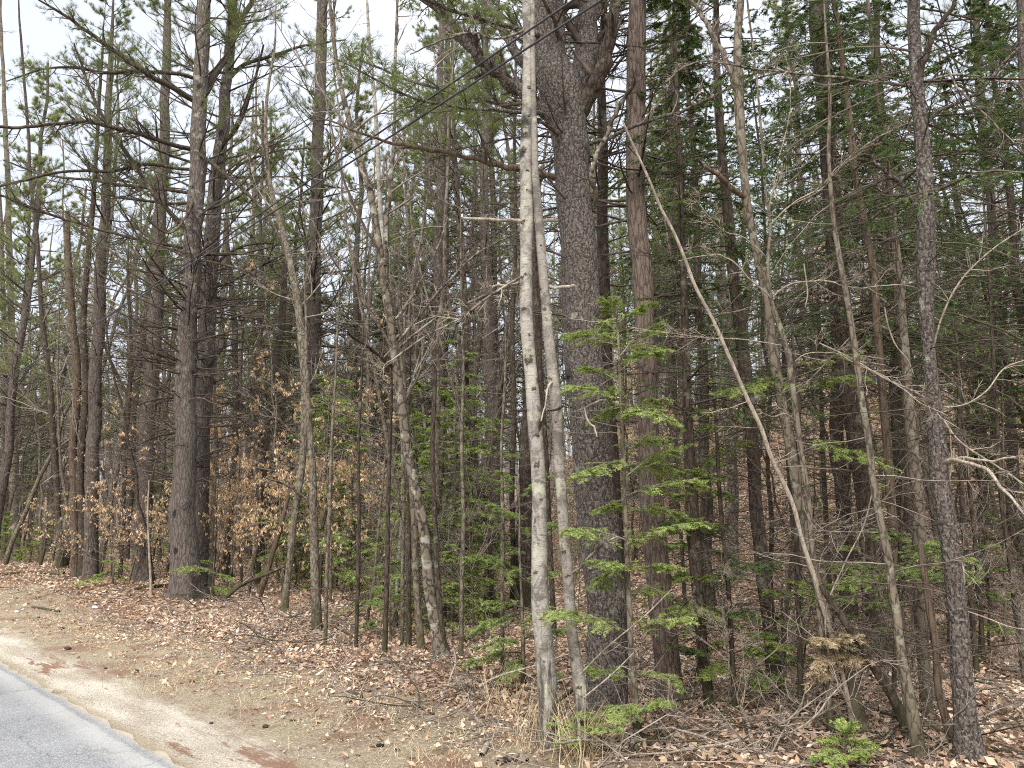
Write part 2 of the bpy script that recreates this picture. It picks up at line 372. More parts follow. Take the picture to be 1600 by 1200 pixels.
def strip(u0, u1, zoff, nu, s0=-40, s1=90, jag=0.0, fixed=None):
    S = np.linspace(s0, s1, 900); Uu = np.linspace(u0, u1, nu)
    SS, UU = np.meshgrid(S, Uu, indexing='ij')
    if jag: UU = UU + (UU > (u0 + u1) / 2) * jag * fbm(SS * 6, UU * 2, 3, 4)
    x = SS * RD[0] + (UU + U0) * RN[0]; y = SS * RD[1] + (UU + U0) * RN[1]
    z = (H(x, y) if fixed is None else fixed + 0 * x) + zoff
    n_, m_ = x.shape; a_, b_ = np.meshgrid(np.arange(n_ - 1), np.arange(m_ - 1), indexing='ij'); q = a_ * m_ + b_
    mb = MB(); mb.add(np.stack([x, y, z], -1), np.stack([q, q + 1, q + m_ + 1, q + m_], -1).reshape(-1, 4)[:, ::-1]); return mb
def road_mat():
    g = G('asphalt'); iso = g.map((1, 1, 1))
    sx = g.n('ShaderNodeSeparateXYZ'); g.l(g.tc.outputs['Object'], sx.inputs[0])
    u = g.math('SUBTRACT', g.math('ADD', g.math('MULTIPLY', sx.outputs[0], float(RN[0])), g.math('MULTIPLY', sx.outputs[1], float(RN[1]))), U0)
    a = g.ramp(g.noise(iso, 110, 5, .85), [(.34, srgb('39393a')), (.5, srgb('676868')), (.66, srgb('979797'))])
    v = g.n('ShaderNodeTexVoronoi', Scale=150.0); g.l(iso, v.inputs['Vector'])
    bw = g.n('ShaderNodeSeparateColor'); g.l(v.outputs['Color'], bw.inputs[0])
    a = g.mix(.45, a, g.ramp(bw.outputs[0], [(0, srgb('454648')), (.6, srgb('757678')), (1, srgb('acacac'))]))
    a = g.mix(g.ramp(g.noise(iso, 1.4, 4), [(.4, 0.0), (.7, .25)]), a, srgb('8a8b8c'))
    uu = g.math('ADD', u, g.math('MULTIPLY', g.noise(iso, 3, 3), .08))
    a = g.mix(g.ramp(g.math('ADD', uu, 1.0), [(.72, 0.0), (.86, .5), (.93, .5), (.96, 0.0)]), a, srgb('9a9994'))
    a = g.mix(g.ramp(g.math('ADD', uu, g.math('MULTIPLY', g.noise(iso, 25, 5, .8), .1)), [(.03, 0.0), (.1, .7)]), a, srgb('9d927c'))
    ck = g.n('ShaderNodeTexVoronoi', Scale=.9); ck.feature = 'DISTANCE_TO_EDGE'; cw = g.n('ShaderNodeTexNoise', Scale=4.0, Detail=6); g.l(iso, cw.inputs['Vector'])
    cm = g.n('ShaderNodeMix'); cm.data_type = 'VECTOR'; cm.inputs[0].default_value = .25; g.l(iso, cm.inputs[4]); g.l(cw.outputs['Color'], cm.inputs[5]); g.l(cm.outputs[1], ck.inputs['Vector'])
    a = g.mix(g.ramp(ck.outputs['Distance'], [(.0, .45), (.006, 0.0)]), a, srgb('3a3a3c'))
    a = g.mix(g.ramp(g.noise(iso, .6, 5, .6), [(.4, .25), (.55, 0.0)]), a, srgb('5a5b5e'))
    g.bump(g.noise(iso, 130, 3, .7), .004, .7); g.b.inputs['Roughness'].default_value = .8
    return g.col(a)
tag(strip(-6.3, 0.0, .0, 40, jag=.04, fixed=.009).build('road', road_mat()), kind='structure')
tag(strip(-.4, .55, .003, 12).build('sandy_shoulder', GM), kind='structure')

# ------------------------------------------------------------------ growing
def catmull(P, n):
    P = np.asarray(P, float)
    if len(P) == 2: t = np.linspace(0, 1, n)[:, None]; return P[0] * (1 - t) + P[1] * t
    d = np.concatenate([[0], np.cumsum(np.maximum(np.linalg.norm(np.diff(P[:, :3], axis=0), axis=1), 1e-4))])
    t = np.linspace(0, d[-1], n); m = np.gradient(P, d, axis=0)
    i = np.clip(np.searchsorted(d, t, 'right') - 1, 0, len(d) - 2); h = (d[i + 1] - d[i])[:, None]; s = ((t - d[i])[:, None]) / h
    return (2 * s**3 - 3 * s**2 + 1) * P[i] + (s**3 - 2 * s**2 + s) * h * m[i] + (-2 * s**3 + 3 * s**2) * P[i + 1] + (s**3 - s**2) * h * m[i + 1]
def walk(r, p0, d0, L, r0, r1, K, jit=.15, lift=0.0):
    p0 = np.atleast_2d(p0); d = nrm(np.atleast_2d(d0)); N = len(p0)
    L = np.broadcast_to(L, (N,)); r0 = np.broadcast_to(r0, (N,)); r1 = np.broadcast_to(r1, (N,)); lift = np.broadcast_to(lift, (N,))
    P = np.zeros((N, K, 3)); P[:, 0] = p0
    for k in range(1, K):
        d = d + r.normal(0, jit, (N, 3)); d[:, 2] += lift / (K - 1) * 2; d = nrm(d)
        P[:, k] = P[:, k - 1] + d * (L / (K - 1))[:, None]
    t = np.linspace(0, 1, K)[None]
    return P, r0[:, None] * (1 - t) ** .8 + r1[:, None] * (1 - (1 - t) ** .8)
def kids(r, P, R, n, t0, t1, a0, a1, frac, K, jit=.15, flat=0.0, lift=0.0, rmax=.6, rmin=.0012, lmin=.05):
    N, KK, _ = P.shape
    if N == 0: return np.zeros((0, K, 3)), np.zeros((0, K))
    idx = np.repeat(np.arange(N), n); t = r.uniform(t0, t1, N * n)
    f = t * (KK - 1); i = np.minimum(f.astype(int), KK - 2); s = (f - i)[:, None]
    p = P[idx, i] * (1 - s) + P[idx, i + 1] * s; T = nrm(P[idx, i + 1] - P[idx, i])
    rr = R[idx, i] * (1 - s[:, 0]) + R[idx, i + 1] * s[:, 0]
    q = r.normal(0, 1, (N * n, 3)); perp = nrm(q - (q * T).sum(1, keepdims=True) * T)
    if flat:
        hz = nrm(np.cross(T, [0, 0, 1.])) * r.choice([-1, 1], N * n)[:, None]
        perp = nrm(perp * (1 - flat) + hz * flat)
    a = r.uniform(a0, a1, N * n)[:, None]
    Lp = np.linalg.norm(np.diff(P, axis=1), axis=2).sum(1)[idx]
    L = np.maximum(Lp * frac * (1 - t * .55) * r.uniform(.5, 1.2, N * n), lmin)
    return walk(r, p, np.cos(a) * T + np.sin(a) * perp, L, np.maximum(rr * rmax, rmin * 1.3), rmin, K, jit, lift)
def needles(mb, r, P, M_, ln, wd, flat=True, a0=.7, a1=1.25, t0=.05, vmul=1.0):
    """M_ thin blades along every twig"""
    N, K, _ = P.shape
    if N == 0: return
    idx = np.repeat(np.arange(N), M_); t = r.uniform(t0, 1, N * M_)
    f = t * (K - 1); i = np.minimum(f.astype(int), K - 2); s = (f - i)[:, None]
    p = P[idx, i] * (1 - s) + P[idx, i + 1] * s; T = nrm(P[idx, i + 1] - P[idx, i])
    q = r.normal(0, 1, (N * M_, 3)); perp = nrm(q - (q * T).sum(1, keepdims=True) * T)
    if flat:
        hz = nrm(np.cross(T, [0, 0, 1.]) + 1e-6) * r.choice([-1, 1], N * M_)[:, None]; perp = nrm(hz + perp * .55)
    a = r.uniform(a0, a1, N * M_)[:, None]; d = np.cos(a) * T + np.sin(a) * perp
    if flat: wv = nrm(np.cross(d, nrm(np.cross(d, T)))) 
    else: wv = nrm(np.cross(d, r.normal(0, 1, d.shape)))
    L = (ln * r.uniform(.7, 1.2, N * M_))[:, None]; W = (wd * r.uniform(.7, 1.3, N * M_))[:, None] / 2
    V = np.stack([p - wv * W, p + wv * W, p + d * L * .55 + wv * W * .9, p + d * L], 1)
    V[:, 2] = p + d * L
    V = V[:, :3]
    base = r.random(N)[idx] * .6 + r.random(N * M_) * .4
    Fc = np.arange(N * M_ * 3).reshape(-1, 3); mb.add(V, Fc, np.repeat(base * vmul, 3))
def leaves(mb, r, p, d, L, Wd, v=None):
    """folded drooping leaves, two faces each side of a midrib"""
    N = len(p)
    side = nrm(np.cross(d, r.normal(0, 1, (N, 3)))); nn = np.cross(d, side)
    L = np.broadcast_to(L, (N,))[:, None]; Wd = np.broadcast_to(Wd, (N,))[:, None]
    cu = r.uniform(-.25, .35, (N, 1)) * L
    mid = p + d * L * .5; tip = p + d * L + nn * cu
    V = np.stack([p, mid - side * Wd / 2 + nn * Wd * .25, mid + nn * cu * .3, mid + side * Wd / 2 + nn * Wd * .25, tip], 1)
    o = np.arange(N)[:, None] * 5
    Fc = np.concatenate([o + np.array([0, 1, 2]), o + np.array([0, 2, 3]), o + np.array([1, 4, 2]), o + np.array([2, 4, 3])])
    mb.add(V, Fc, np.repeat(r.random(N) if v is None else v, 5))

def on_trunk(P, R, h):
    z = P[:, 2]; h = np.asarray(h, float)
    return np.stack([np.interp(h, z, P[:, 0]), np.interp(h, z, P[:, 1]), h], -1), np.interp(h, z, R)
def trunk_mesh(mb, P, R, S, seed, rough=.05, flare=.35, knots=0):
    K = len(P); g = np.arange(S) * 2 * math.pi / S; z = P[:, 2:3]
    dsp = 1 + rough * fbm(np.cos(g)[None] * 2.2 + seed, np.sin(g)[None] * 2.2, z * 2.0, 3) + rough * .6 * vnoise(np.cos(g)[None] * 6 + seed, np.sin(g)[None] * 6, z * 7)
    h = np.maximum(z - P[0, 2], 0)
    fl = flare * np.exp(-h / .22); dsp = dsp + fl * (1 + .5 * np.sin(g * 4 + seed) + .3 * np.sin(g * 7 + seed * 2))
    r = rng_(seed)
    for _ in range(knots):
        zz = r.uniform(P[0, 2] + .3, min(P[-1, 2], P[0, 2] + 9)); a = r.uniform(0, 2 * math.pi); s_ = r.uniform(.04, .09)
        da = np.angle(np.exp(1j * (g - a)))[None]
        dsp = dsp + r.uniform(.10, .28) * np.exp(-((z - zz) / s_) ** 2 - (da / .55) ** 2)
    mb.tubes(P, R, S, a=r.random(), disp=dsp[None])

def crown_parts(kind, P, R, r, opt):
    """branches, twigs and foliage of one tree in local metres; returns (twig mesh, foliage mesh or None, foliage material, twig material)"""
    tw, fo = MB(), MB(); tw.tubes(P, R * .4, 3, a=.5); top = P[-1, 2]; az0 = r.uniform(0, 6.28)
    def first(n, h0, h1, lf, el, r0, K=8, jit=.09, lift=.15, az=None, rk=.35):
        h = np.sort(r.uniform(h0, h1, n)); p, tr = on_trunk(P, R, h)
        a = r.uniform(0, 2 * math.pi, n) if az is None else az(n)
        e_ = r.uniform(el[0], el[1], n); L = lf(h) * r.uniform(.55, 1.15, n)
        d = np.stack([np.cos(a) * np.cos(e_), np.sin(a) * np.cos(e_), np.sin(e_)], -1)
        return walk(r, p, d, L, np.clip(np.minimum(r0 * (L / 2.0) ** .5, tr * rk), .003, 1), .0015, K, jit, lift)
    fk = opt.get('fine', 1.0)
    if kind == 'pine':
        cb = opt.get('cb', 7); nd = opt.get('nd', 60); nl = opt.get('nl', 40); ml = opt.get('ml', 2.4)
        D, DR = first(nd, opt.get('d0', 2.0), max(cb + 1.5, 3), lambda h: ml * .62 * np.clip(.35 + h / cb * .75, .3, 1), (-.15, .4), .017, 8, .10, .1)
        tw.tubes(D, DR, 4, rng=r)
        a, b_ = kids(r, D, DR, 6, .2, .98, .5, 1.1, .42, 5, .16, .6, 0, .6, .0018 * fk); tw.tubes(a, b_, 3, rng=r)
        a2, b2 = kids(r, a, b_, 3, .2, .98, .5, 1.1, .5, 4, .18, .5, 0, .7, .0012 * fk); tw.tubes(a2, b2, 3, rng=r)
        if nl and top > cb:
            Lb, LR = first(nl, cb, top - .3, lambda h: ml * np.clip((top - h) / (top - cb), .25, 1), (.0, .5), .024, 8, .08, .25)
            tw.tubes(Lb, LR, 4, rng=r)
            a, b_ = kids(r, Lb, LR, 7, .25, 1, .5, 1.0, .42, 5, .14, .7, .25, .6, .002 * fk); tw.tubes(a, b_, 3, rng=r)
            a2, b2 = kids(r, a, b_, 4, .25, 1, .4, .9, .5, 4, .14, .6, .3, .7, .0014 * fk); tw.tubes(a2, b2, 3, rng=r)
            nm = opt.get('nm', 16)
            needles(fo, r, a2, nm, .09 * fk ** .35, .0030 * fk, False, .35, 1.2, .0); needles(fo, r, a[:, 1:], nm, .09 * fk ** .35, .0030 * fk, False, .35, 1.1, .1)
        return tw, fo, opt.get('fm', 'needle_pine'), 'twig'
    if kind in ('hem', 'fir'):
        h0 = opt.get('h0', 1.2); n = opt.get('n', 70); ml = opt.get('ml', 1.7)
        Lb, LR = first(n, h0, top - .1, lambda h: ml * np.clip((top - h) / (top - h0) * 1.15, .12, 1), (-.25, .25), .014, 7, .08, -.12 if kind == 'hem' else .05)
        tw.tubes(Lb, LR, 3, rng=r)
        a, b_ = kids(r, Lb, LR, opt.get('k1', 11), .12, 1, .7, 1.1, .42, 4, .08, .82, -.12, .6, .0015 * fk, .08); tw.tubes(a, b_, 3, rng=r)
        a2, b2 = kids(r, a, b_, opt.get('k2', 4), .15, 1, .6, .9, .5, 3, .06, .82, -.10, .6, .0013 * fk, .05)
        ln, wd, m_ = opt.get('nd', (.026, .008, 22))
        keep = r.random(len(a2)) < opt.get('live', .8)
        needles(fo, r, a2[keep], m_, ln, wd); needles(fo, r, a[r.random(len(a)) < opt.get('live', .8)], m_ * 2, ln, wd)
        # dead twigs low down
        nd = opt.get('dead', 25)
        if nd:
            D, DR = first(nd, .5, max(h0 + 1.5, 1.2), lambda h: .8 * ml + 0 * h, (-.4, .3), .008, 6, .12, -.05); tw.tubes(D, DR, 3, rng=r)
            a, b_ = kids(r, D, DR, 5, .2, .98, .5, 1.0, .4, 4, .16, .6, 0, .6, .0012 * fk); tw.tubes(a, b_, 3, rng=r)
        return tw, fo, opt.get('fm', 'hem' if kind == 'hem' else 'fir'), 'twig'
    if kind == 'bare':
        n = opt.get('n', 16); h0 = opt.get('h0', 2.5); ml = opt.get('ml', 2.6)
        B, BR = first(n, h0, top - .2, lambda h: ml * np.clip((top - h) / max(top - h0, .1) * 1.3, .3, 1), (.35, 1.1), .02, 9, .10, .12, rk=.5)
        tw.tubes(B, BR, 4, rng=r)
        a, b_ = kids(r, B, BR, 6, .15, .98, .35, .9, .5, 6, .13, 0, .12, .6, .002 * fk); tw.tubes(a, b_, 3, rng=r)
        a2, b2 = kids(r, a, b_, 4, .2, .98, .35, .9, .5, 5, .14, 0, .1, .7, .0015 * fk); tw.tubes(a2, b2, 3, rng=r)
        if opt.get('deep', True):
            a3, b3 = kids(r, a2, b2, 2, .2, .98, .35, .9, .55, 4, .14, 0, .1, .7, .0012 * fk); tw.tubes(a3, b3, 3, rng=r)
        return tw, None, None, opt.get('tm', 'twigg')
    if kind == 'pole':       # dead twiggy pole
        n = opt.get('n', 40)
        B, BR = first(n, opt.get('h0', .6), top, lambda h: opt.get('ml', 1.0) + 0 * h, (-.35, .35), .008, 6, .13, -.02)
        tw.tubes(B, BR, 3, rng=r)
        a, b_ = kids(r, B, BR, 4, .2, .98, .4, 1.0, .45, 4, .16, .3, 0, .6, .0012 * fk); tw.tubes(a, b_, 3, rng=r)
        return tw, None, None, opt.get('tm', 'twig')
    if kind == 'beech':
        n = opt.get('n', 14)
        B, BR = first(n, opt.get('h0', .5), top, lambda h: opt.get('ml', 1.3) * np.clip((top - h) / top * 1.4, .3, 1), (.0, .6), .009, 7, .12, .05)
        tw.tubes(B, BR, 3, rng=r)
        a, b_ = kids(r, B, BR, 5, .2, 1, .5, 1.0, .45, 5, .12, .5, 0, .6, .0015); tw.tubes(a, b_, 3, rng=r)
        a2, b2 = kids(r, a, b_, 2, .2, 1, .5, 1.0, .5, 4, .12, .5, 0, .6, .0012); tw.tubes(a2, b2, 3, rng=r)
        for q, m_ in ((a2, opt.get('lv', 3)), (a, opt.get('lv', 3))):
            idx = np.repeat(np.arange(len(q)), m_); k = r.integers(1, q.shape[1], len(idx)); p = q[idx, k]
            keep = fbm(p[:, 0] * 1.7, p[:, 1] * 1.7, p[:, 2] * 2.2 + az0, 2) > -.4; p = p[keep]
            d = nrm(np.stack([r.normal(0, .45, len(p)), r.normal(0, .45, len(p)), -np.ones(len(p))], -1))
            leaves(fo, r, p, d, r.uniform(.04, .075, len(p)), r.uniform(.016, .028, len(p)))
        return tw, fo, 'beech', 'twigg'

# ------------------------------------------------------------------ trees read off the photograph
SEED = [100]
def spray(tw, fo, r, p0, p1, droop=.06, wid=.46, ln=.022, wd=.0043, dens=1.0):
    """one flat fir bough from p0 to p1"""
    p0 = np.asarray(p0); p1 = np.asarray(p1); L = np.linalg.norm(p1 - p0); t = np.linspace(0, 1, 9)[:, None]
    ax = p0 * (1 - t) + p1 * t + np.array([0, 0, 1]) * (np.sin(t * 3.1) * droop * L) + r.normal(0, .008 * L, (9, 3)) * np.sin(t * 3.1)
    ar = np.linspace(.007 * L + .002, .0015, 9); tw.tubes(ax, ar, 4, rng=r)
    n1 = int(26 * L / .8) + 8
    a, b_ = kids(r, ax[None], ar[None], n1, .08, 1, .65, .95, wid, 5, .08, .8, -.14, .6, .0013, .09); tw.tubes(a, b_, 3, rng=r)
    a2, b2 = kids(r, a, b_, 6, .12, 1, .6, .85, .5, 4, .06, .8, -.08, .6, .001, .045); tw.tubes(a2, b2, 3, rng=r)
    needles(fo, r, a2, int(26 * dens), ln, wd); needles(fo, r, a, int(48 * dens), ln, wd); needles(fo, r, ax[None], int(90 * dens * L), ln, wd, t0=.3)
def scars(tree_out, marks, mat='scar'):
    root, P, Rr, base = tree_out
    for i, (px, py, wpx, hpx) in enumerate(marks):
        q = at(px, py, base[1]) - base; zt = q[2]; c, rt = on_trunk(P, Rr, [zt]); c, rt = c[0], rt[0]
        toc = nrm(np.array([-(base[0] + c[0]), -(base[1] + c[1]), 0])); sx_ = np.array([-toc[1], toc[0], 0]); off = np.clip((q - c) @ sx_, -.8 * rt, .8 * rt)
        a0 = math.asin(off / rt); k = depth(q + base) / F; W, Hh = wpx / 2.5 * k, hpx / 2.4 * k; r_ = rng_(int(px * 13 + py))
        m_, n_ = 6, 12; rr = np.linspace(0, 1, m_)[:, None]; th = np.arange(n_)[None] * 2 * math.pi / n_
        wob = .8 + .7 * vnoise(np.cos(th) * 1.8 + px, np.sin(th) * 1.8, py)
        dx, dz = rr * W * np.cos(th) * wob, rr * Hh * np.sin(th) * wob - .25 * Hh * (np.cos(th) ** 2) * rr
        an = a0 + dx / rt; bulge = rt + .003 + (.16 * W + .003) * np.maximum(0, 1 - rr ** 2) * (1 - .8 * np.exp(-(rr / .3) ** 2)) - .006 * (rr > .95)
        V = np.stack([c[0] + bulge * (np.cos(an) * toc[0] + np.sin(an) * sx_[0]), c[1] + bulge * (np.cos(an) * toc[1] + np.sin(an) * sx_[1]), zt + dz + 0 * an], -1)
        a_, b_ = np.meshgrid(np.arange(m_ - 1), np.arange(n_), indexing='ij'); q0 = a_ * n_ + b_; q1 = a_ * n_ + (b_ + 1) % n_
        mb = MB(); mb.add(V, np.stack([q0, q0 + n_, q1 + n_, q1], -1).reshape(-1, 4)); mb.build('branch_scar', M[mat], root)
def limb_path(base, Y0, pts, dY):
    n = len(pts); P = []
    for i, (px, py, wpx) in enumerate(pts):
        p = at(px, py, Y0 + dY * i / (n - 1)); P.append([*(p - base), max(wpx, .6) / 2 * depth(p) / F])
    return np.array(P)
def tree(name, cat, label, mat, pts, kind=None, opt=None, ext=3.0, base=None, limbs=(), sprays=(), S=14, rough=.05, flare=.3, knots=0, group=None, dY=0.0, seed=None, sink=.12, limbmat=None, sprayfm='fir', twm=None, lw=1.0):
    SEED[0] += 1; seed = seed or SEED[0]; r = rng_(seed); opt = opt or {}
    base = ground(*(base or pts[0][:2])) if not isinstance(base, np.ndarray) else base
    Y0 = base[1]
    root = empty(name, base, label, cat, group)
    n = len(pts); A = []
    for i, (px, py, wpx) in enumerate(pts):
        p = at(px, py, Y0 + dY * i / max(n - 1, 1)); A.append([*(p - base), wpx / 2 * depth(p) / F])
    A = np.array(A)
    first = A[0].copy(); first[2] = min(first[2], 0) - sink; A = np.vstack([first, A]) if A[0, 2] > -sink + .02 else A
    A[:, 2] = np.maximum.accumulate(A[:, 2] + np.arange(len(A)) * 1e-4)
    if ext:
        d = A[-1] - A[-2 if len(A) < 4 else -3]; d = d / max(d[2], .2); d[:2] *= .5
        r1 = A[-1, 3]
        for k in range(1, 4): A = np.vstack([A, [*(A[-1, :3] + np.array([d[0], d[1], 1]) * ext / 3), r1 * (1 - .30 * k)]])
    K = int(np.clip((A[-1, 2] - A[0, 2]) / .07, 14, 190)) if S > 8 else 24
    C = catmull(A, K); P, R = C[:, :3], np.maximum(C[:, 3], .002)
    P[:, :2] += (r.normal(0, 1, (1, 2)) * 0)
    # small natural sway
    zz = P[:, 2]; am = .25 * R.mean()
    P = P.copy(); P[:, 0] += am * vnoise(zz * 1.3, seed) ; P[:, 1] += am * vnoise(zz * 1.3, seed + 9)
    mb = MB(); trunk_mesh(mb, P, R, S, seed, rough, flare, knots); mb.build('trunk', M[mat], root)
    tw, fo, fm, tm = MB(), MB(), None, twm or 'twig'
    if kind:
        tw, fo2, fm, tm0 = crown_parts(kind, P, R, r, opt); tm = twm or tm0
        if fo2 is not None: fo = fo2
    for lb in limbs:
        pl, ld = lb[0], lb[1]; lo = lb[2] if len(lb) > 2 else {}
        Q = limb_path(base, lo.get('Y', Y0), [(q[0], q[1], q[2] * lw) for q in pl], ld); C = catmull(Q, max(10, 4 * len(pl)))
        LP, LR = C[:, :3], np.maximum(C[:, 3], .0015)
        LP = LP + np.stack([vnoise(np.arange(len(LP)) * .6, seed + k * 7, pl[0][1]) for k in range(3)], -1) * (LR[:, None] * .35 + .004)
        lm = MB(); g = np.arange(10 if LR[0] > .02 else 6)
        lm.tubes(LP, LR, len(g), a=.5, disp=(1 + .12 * vnoise(np.arange(len(LP))[:, None] * .9, g[None] * 1.7, seed))[None])
        # side twigs belong to the limb
        m_ = MB(); dens = int(lo.get('tw', 9) * 1.4)
        if dens:
            m_.tubes(LP, LR * .4, 3, a=.5)
            a, b_ = kids(r, LP[None], LR[None], dens, .15, 1, .45, 1.15, lo.get('fr', .22), 6, .13, .35, lo.get('lift', .1), .5, .002); m_.tubes(a, b_, 4, rng=r)
            a2, b2 = kids(r, a, b_, 5, .15, .98, .45, 1.1, .45, 5, .15, .4, .05, .6, .0014); m_.tubes(a2, b2, 3, rng=r)
            a3, b3 = kids(r, a2, b2, 3, .2, .98, .45, 1.1, .5, 4, .15, .4, .05, .6, .001); m_.tubes(a3, b3, 3, rng=r)
            if lo.get('nee'):
                needles(fo, r, a3, lo['nee'], .085, .0045, False, .3, 1.1, .4); fm = fm or 'needle_pine'
        lobj = lm.build('limb', M[lo.get('mat', limbmat or mat)], root)
        if m_.n: m_.build('twigs', M[lo.get('tm', tm)], lobj)
    for s_ in sprays:
        (x0, y0), (x1, y1) = s_[0], s_[1]; dy = s_[2] if len(s_) > 2 else 0
        spray(tw, fo, r, at(x0, y0, Y0) - base, at(x1, y1, Y0 + dy) - base, **(s_[3] if len(s_) > 3 else {}))
        fm = fm or sprayfm
    if tw.n: tw.build('branches', M[tm], root)
    if fo.n: fo.build('foliage', M[fm or sprayfm], root, smooth=False)
    return root, P, R, base

PINE = dict(cb=5.2, nd=85, nl=66, ml=4.0, nm=34)
# ---- twin pines on the left
tree('pine_tree', 'pine', 'thickest grey pine on the left, front trunk of the twin pair with lichen high up', 'pinelich',
     [(292, 934, 50), (290, 870, 44), (288, 800, 38), (289, 700, 33), (290, 600, 30), (294, 510, 28), (298, 430, 27), (305, 330, 25), (311, 240, 23), (315, 100, 21), (318, 0, 19)],
     'pine', PINE, 5, limbmat='dark', S=28, knots=16, rough=.05, flare=.42, limbs=[
     ([(313, 155, 13), (330, 128, 12), (350, 95, 10), (368, 45, 9), (396, 0, 7)], .8, dict(tw=10)),
     ([(302, 158, 9), (268, 135, 9), (236, 118, 8), (195, 90, 7), (152, 61, 6), (110, 30, 5), (60, 0, 3)], -1.5, dict(tw=22, nee=8)),
     ([(298, 368, 8), (275, 340, 8), (256, 322, 7), (216, 267, 6), (189, 229, 6), (162, 186, 5), (135, 125, 4), (115, 67, 2)], -1.0, dict(tw=20)),
     ([(303, 121, 6), (277, 116, 6), (219, 111, 6), (152, 113, 5), (111, 105, 4), (67, 108, 3), (10, 128, 2)], -.8, dict(tw=22, nee=12)),
     ([(300, 233, 7), (270, 226, 7), (236, 216, 7), (189, 202, 7), (135, 191, 6), (84, 194, 5), (34, 199, 5), (-30, 196, 4)], -2.0, dict(tw=26, nee=6)),
     ([(298, 266, 5), (236, 257, 5), (169, 267, 5), (101, 267, 4), (34, 283, 4), (-20, 296, 3)], -1.2, dict(tw=24, nee=6)),
     ([(297, 302, 5), (250, 295, 5), (202, 290, 5), (135, 280, 4), (67, 273, 3), (5, 250, 2)], .6, dict(tw=22)),
     ([(294, 388, 5), (236, 378, 5), (152, 358, 4), (67, 331, 4), (0, 305, 3), (-40, 290, 2)], -1.5, dict(tw=24)),
     ([(300, 230, 6), (330, 255, 6), (371, 287, 5), (410, 328, 5), (438, 376, 5), (450, 402, 4)], -1.2, dict(tw=12)),
     ([(287, 566, 6), (262, 558, 6), (235, 550, 5), (212, 541, 3)], -.6, dict(tw=4)),
     ([(284, 515, 4), (262, 512, 3), (238, 511, 3), (205, 508, 2)], -.4, dict(tw=5)),
     ([(276, 620, 4), (245, 624, 3), (215, 632, 3), (196, 632, 1)], -.8, dict(tw=6)),
     ([(276, 675, 4), (240, 684, 3), (215, 695, 2), (170, 718, 1)], -.9, dict(tw=7)),
     ([(306, 497, 4), (330, 485, 3), (360, 478, 3), (400, 480, 1)], -.8, dict(tw=6)),
     ([(304, 405, 5), (340, 412, 4), (400, 430, 4), (440, 452, 2)], -1.0, dict(tw=9)),
     ([(305, 300, 4), (290, 340, 4), (260, 365, 3), (232, 345, 3)], -1.2, dict(tw=3, mat='rot')),
     ])
tree('pine_tree', 'pine', 'rear trunk of the twin pines, just right of and behind the thickest left pine', 'pinelich',
     [(309, 926, 38), (309, 800, 32), (315, 700, 28), (319, 600, 26), (324, 510, 25), (328, 430, 24), (336, 330, 22), (344, 250, 20), (351, 170, 17), (358, 100, 15), (364, 0, 12)],
     'pine', PINE, 5, limbmat='dark', S=24, knots=14, rough=.04, limbs=[
     ([(352, 130, 6), (385, 100, 6), (422, 88, 5), (472, 73, 4), (540, 62, 2)], .6, dict(tw=16, nee=6)),
     ([(340, 235, 6), (372, 195, 6), (395, 130, 4), (412, 70, 3)], -.8, dict(tw=12)),
     ([(330, 300, 5), (380, 255, 4), (440, 235, 3), (500, 232, 2)], .5, dict(tw=14)),
     ([(326, 440, 4), (350, 400, 4), (420, 380, 3), (470, 395, 2)], .4, dict(tw=10)),
     ])
tree('pine_tree', 'pine', 'straight grey pine just left of the twin pines, thin pale stem before it', 'pine',
     [(222, 908, 33), (223, 860, 27), (225, 780, 25), (229, 700, 24), (234, 630, 23), (240, 535, 22), (245, 434, 20), (250, 354, 18), (256, 202, 15), (262, 67, 12), (264, 0, 10)],
     'pine', dict(PINE, ml=2.8), 5, S=20, knots=8)
tree('pine_tree', 'pine', 'slim third pine from left with snapped stubs and dark stem at its foot', 'pine',
     [(142, 904, 22), (143, 830, 20), (144, 760, 19), (147, 660, 19), (151, 560, 18), (157, 440, 16), (163, 340, 14), (168, 240, 12), (172, 130, 9), (173, 60, 6)],
     'pine', dict(PINE, ml=2.8, cb=9), 2, S=16, knots=8)
tree('dead_tree', 'dead tree', 'broken dead stem with peeling bark left of the third pine', 'rot',
     [(116, 900, 12), (118, 800, 12), (113, 700, 12), (120, 600, 12), (113, 500, 11), (108, 420, 9), (106, 330, 6)], 'pole', dict(n=30, ml=1.2), 0, S=10)
tree('hardwood_tree', 'tree', 'dark slim stem close beside the foot of the third pine', 'dark',
     [(128, 903, 13), (129, 820, 12), (126, 730, 11), (134, 620, 10), (131, 500, 9), (140, 380, 8), (150, 250, 6), (158, 100, 4)], 'bare', dict(ml=2.2), 2, S=10)
tree('hardwood_tree', 'tree', 'dark kinked hardwood at far left leaning left above the verge', 'dark',
     [(94, 890, 10), (90, 800, 9), (85, 700, 9), (79, 620, 9), (74, 560, 7), (66, 500, 7), (60, 400, 6), (50, 300, 5), (40, 150, 4), (30, 0, 2)], 'bare', dict(ml=2.6), 1, S=10)
tree('hardwood_tree', 'tree', 'leftmost pair of grey stems, the thicker of the two', 'greyr',
     [(22, 878, 14), (22, 750, 12), (20, 600, 11), (16, 450, 9), (12, 300, 8), (4, 100, 5), (0, 0, 4)], 'bare', dict(ml=2.6), 1, S=10)
tree('hardwood_tree', 'tree', 'slender pale stem at the far left edge of the wood', 'greyr',
     [(6, 872, 9), (5, 750, 8), (8, 600, 7), (3, 400, 6), (-4, 200, 4)], 'bare', dict(ml=2.0), 1, S=8)
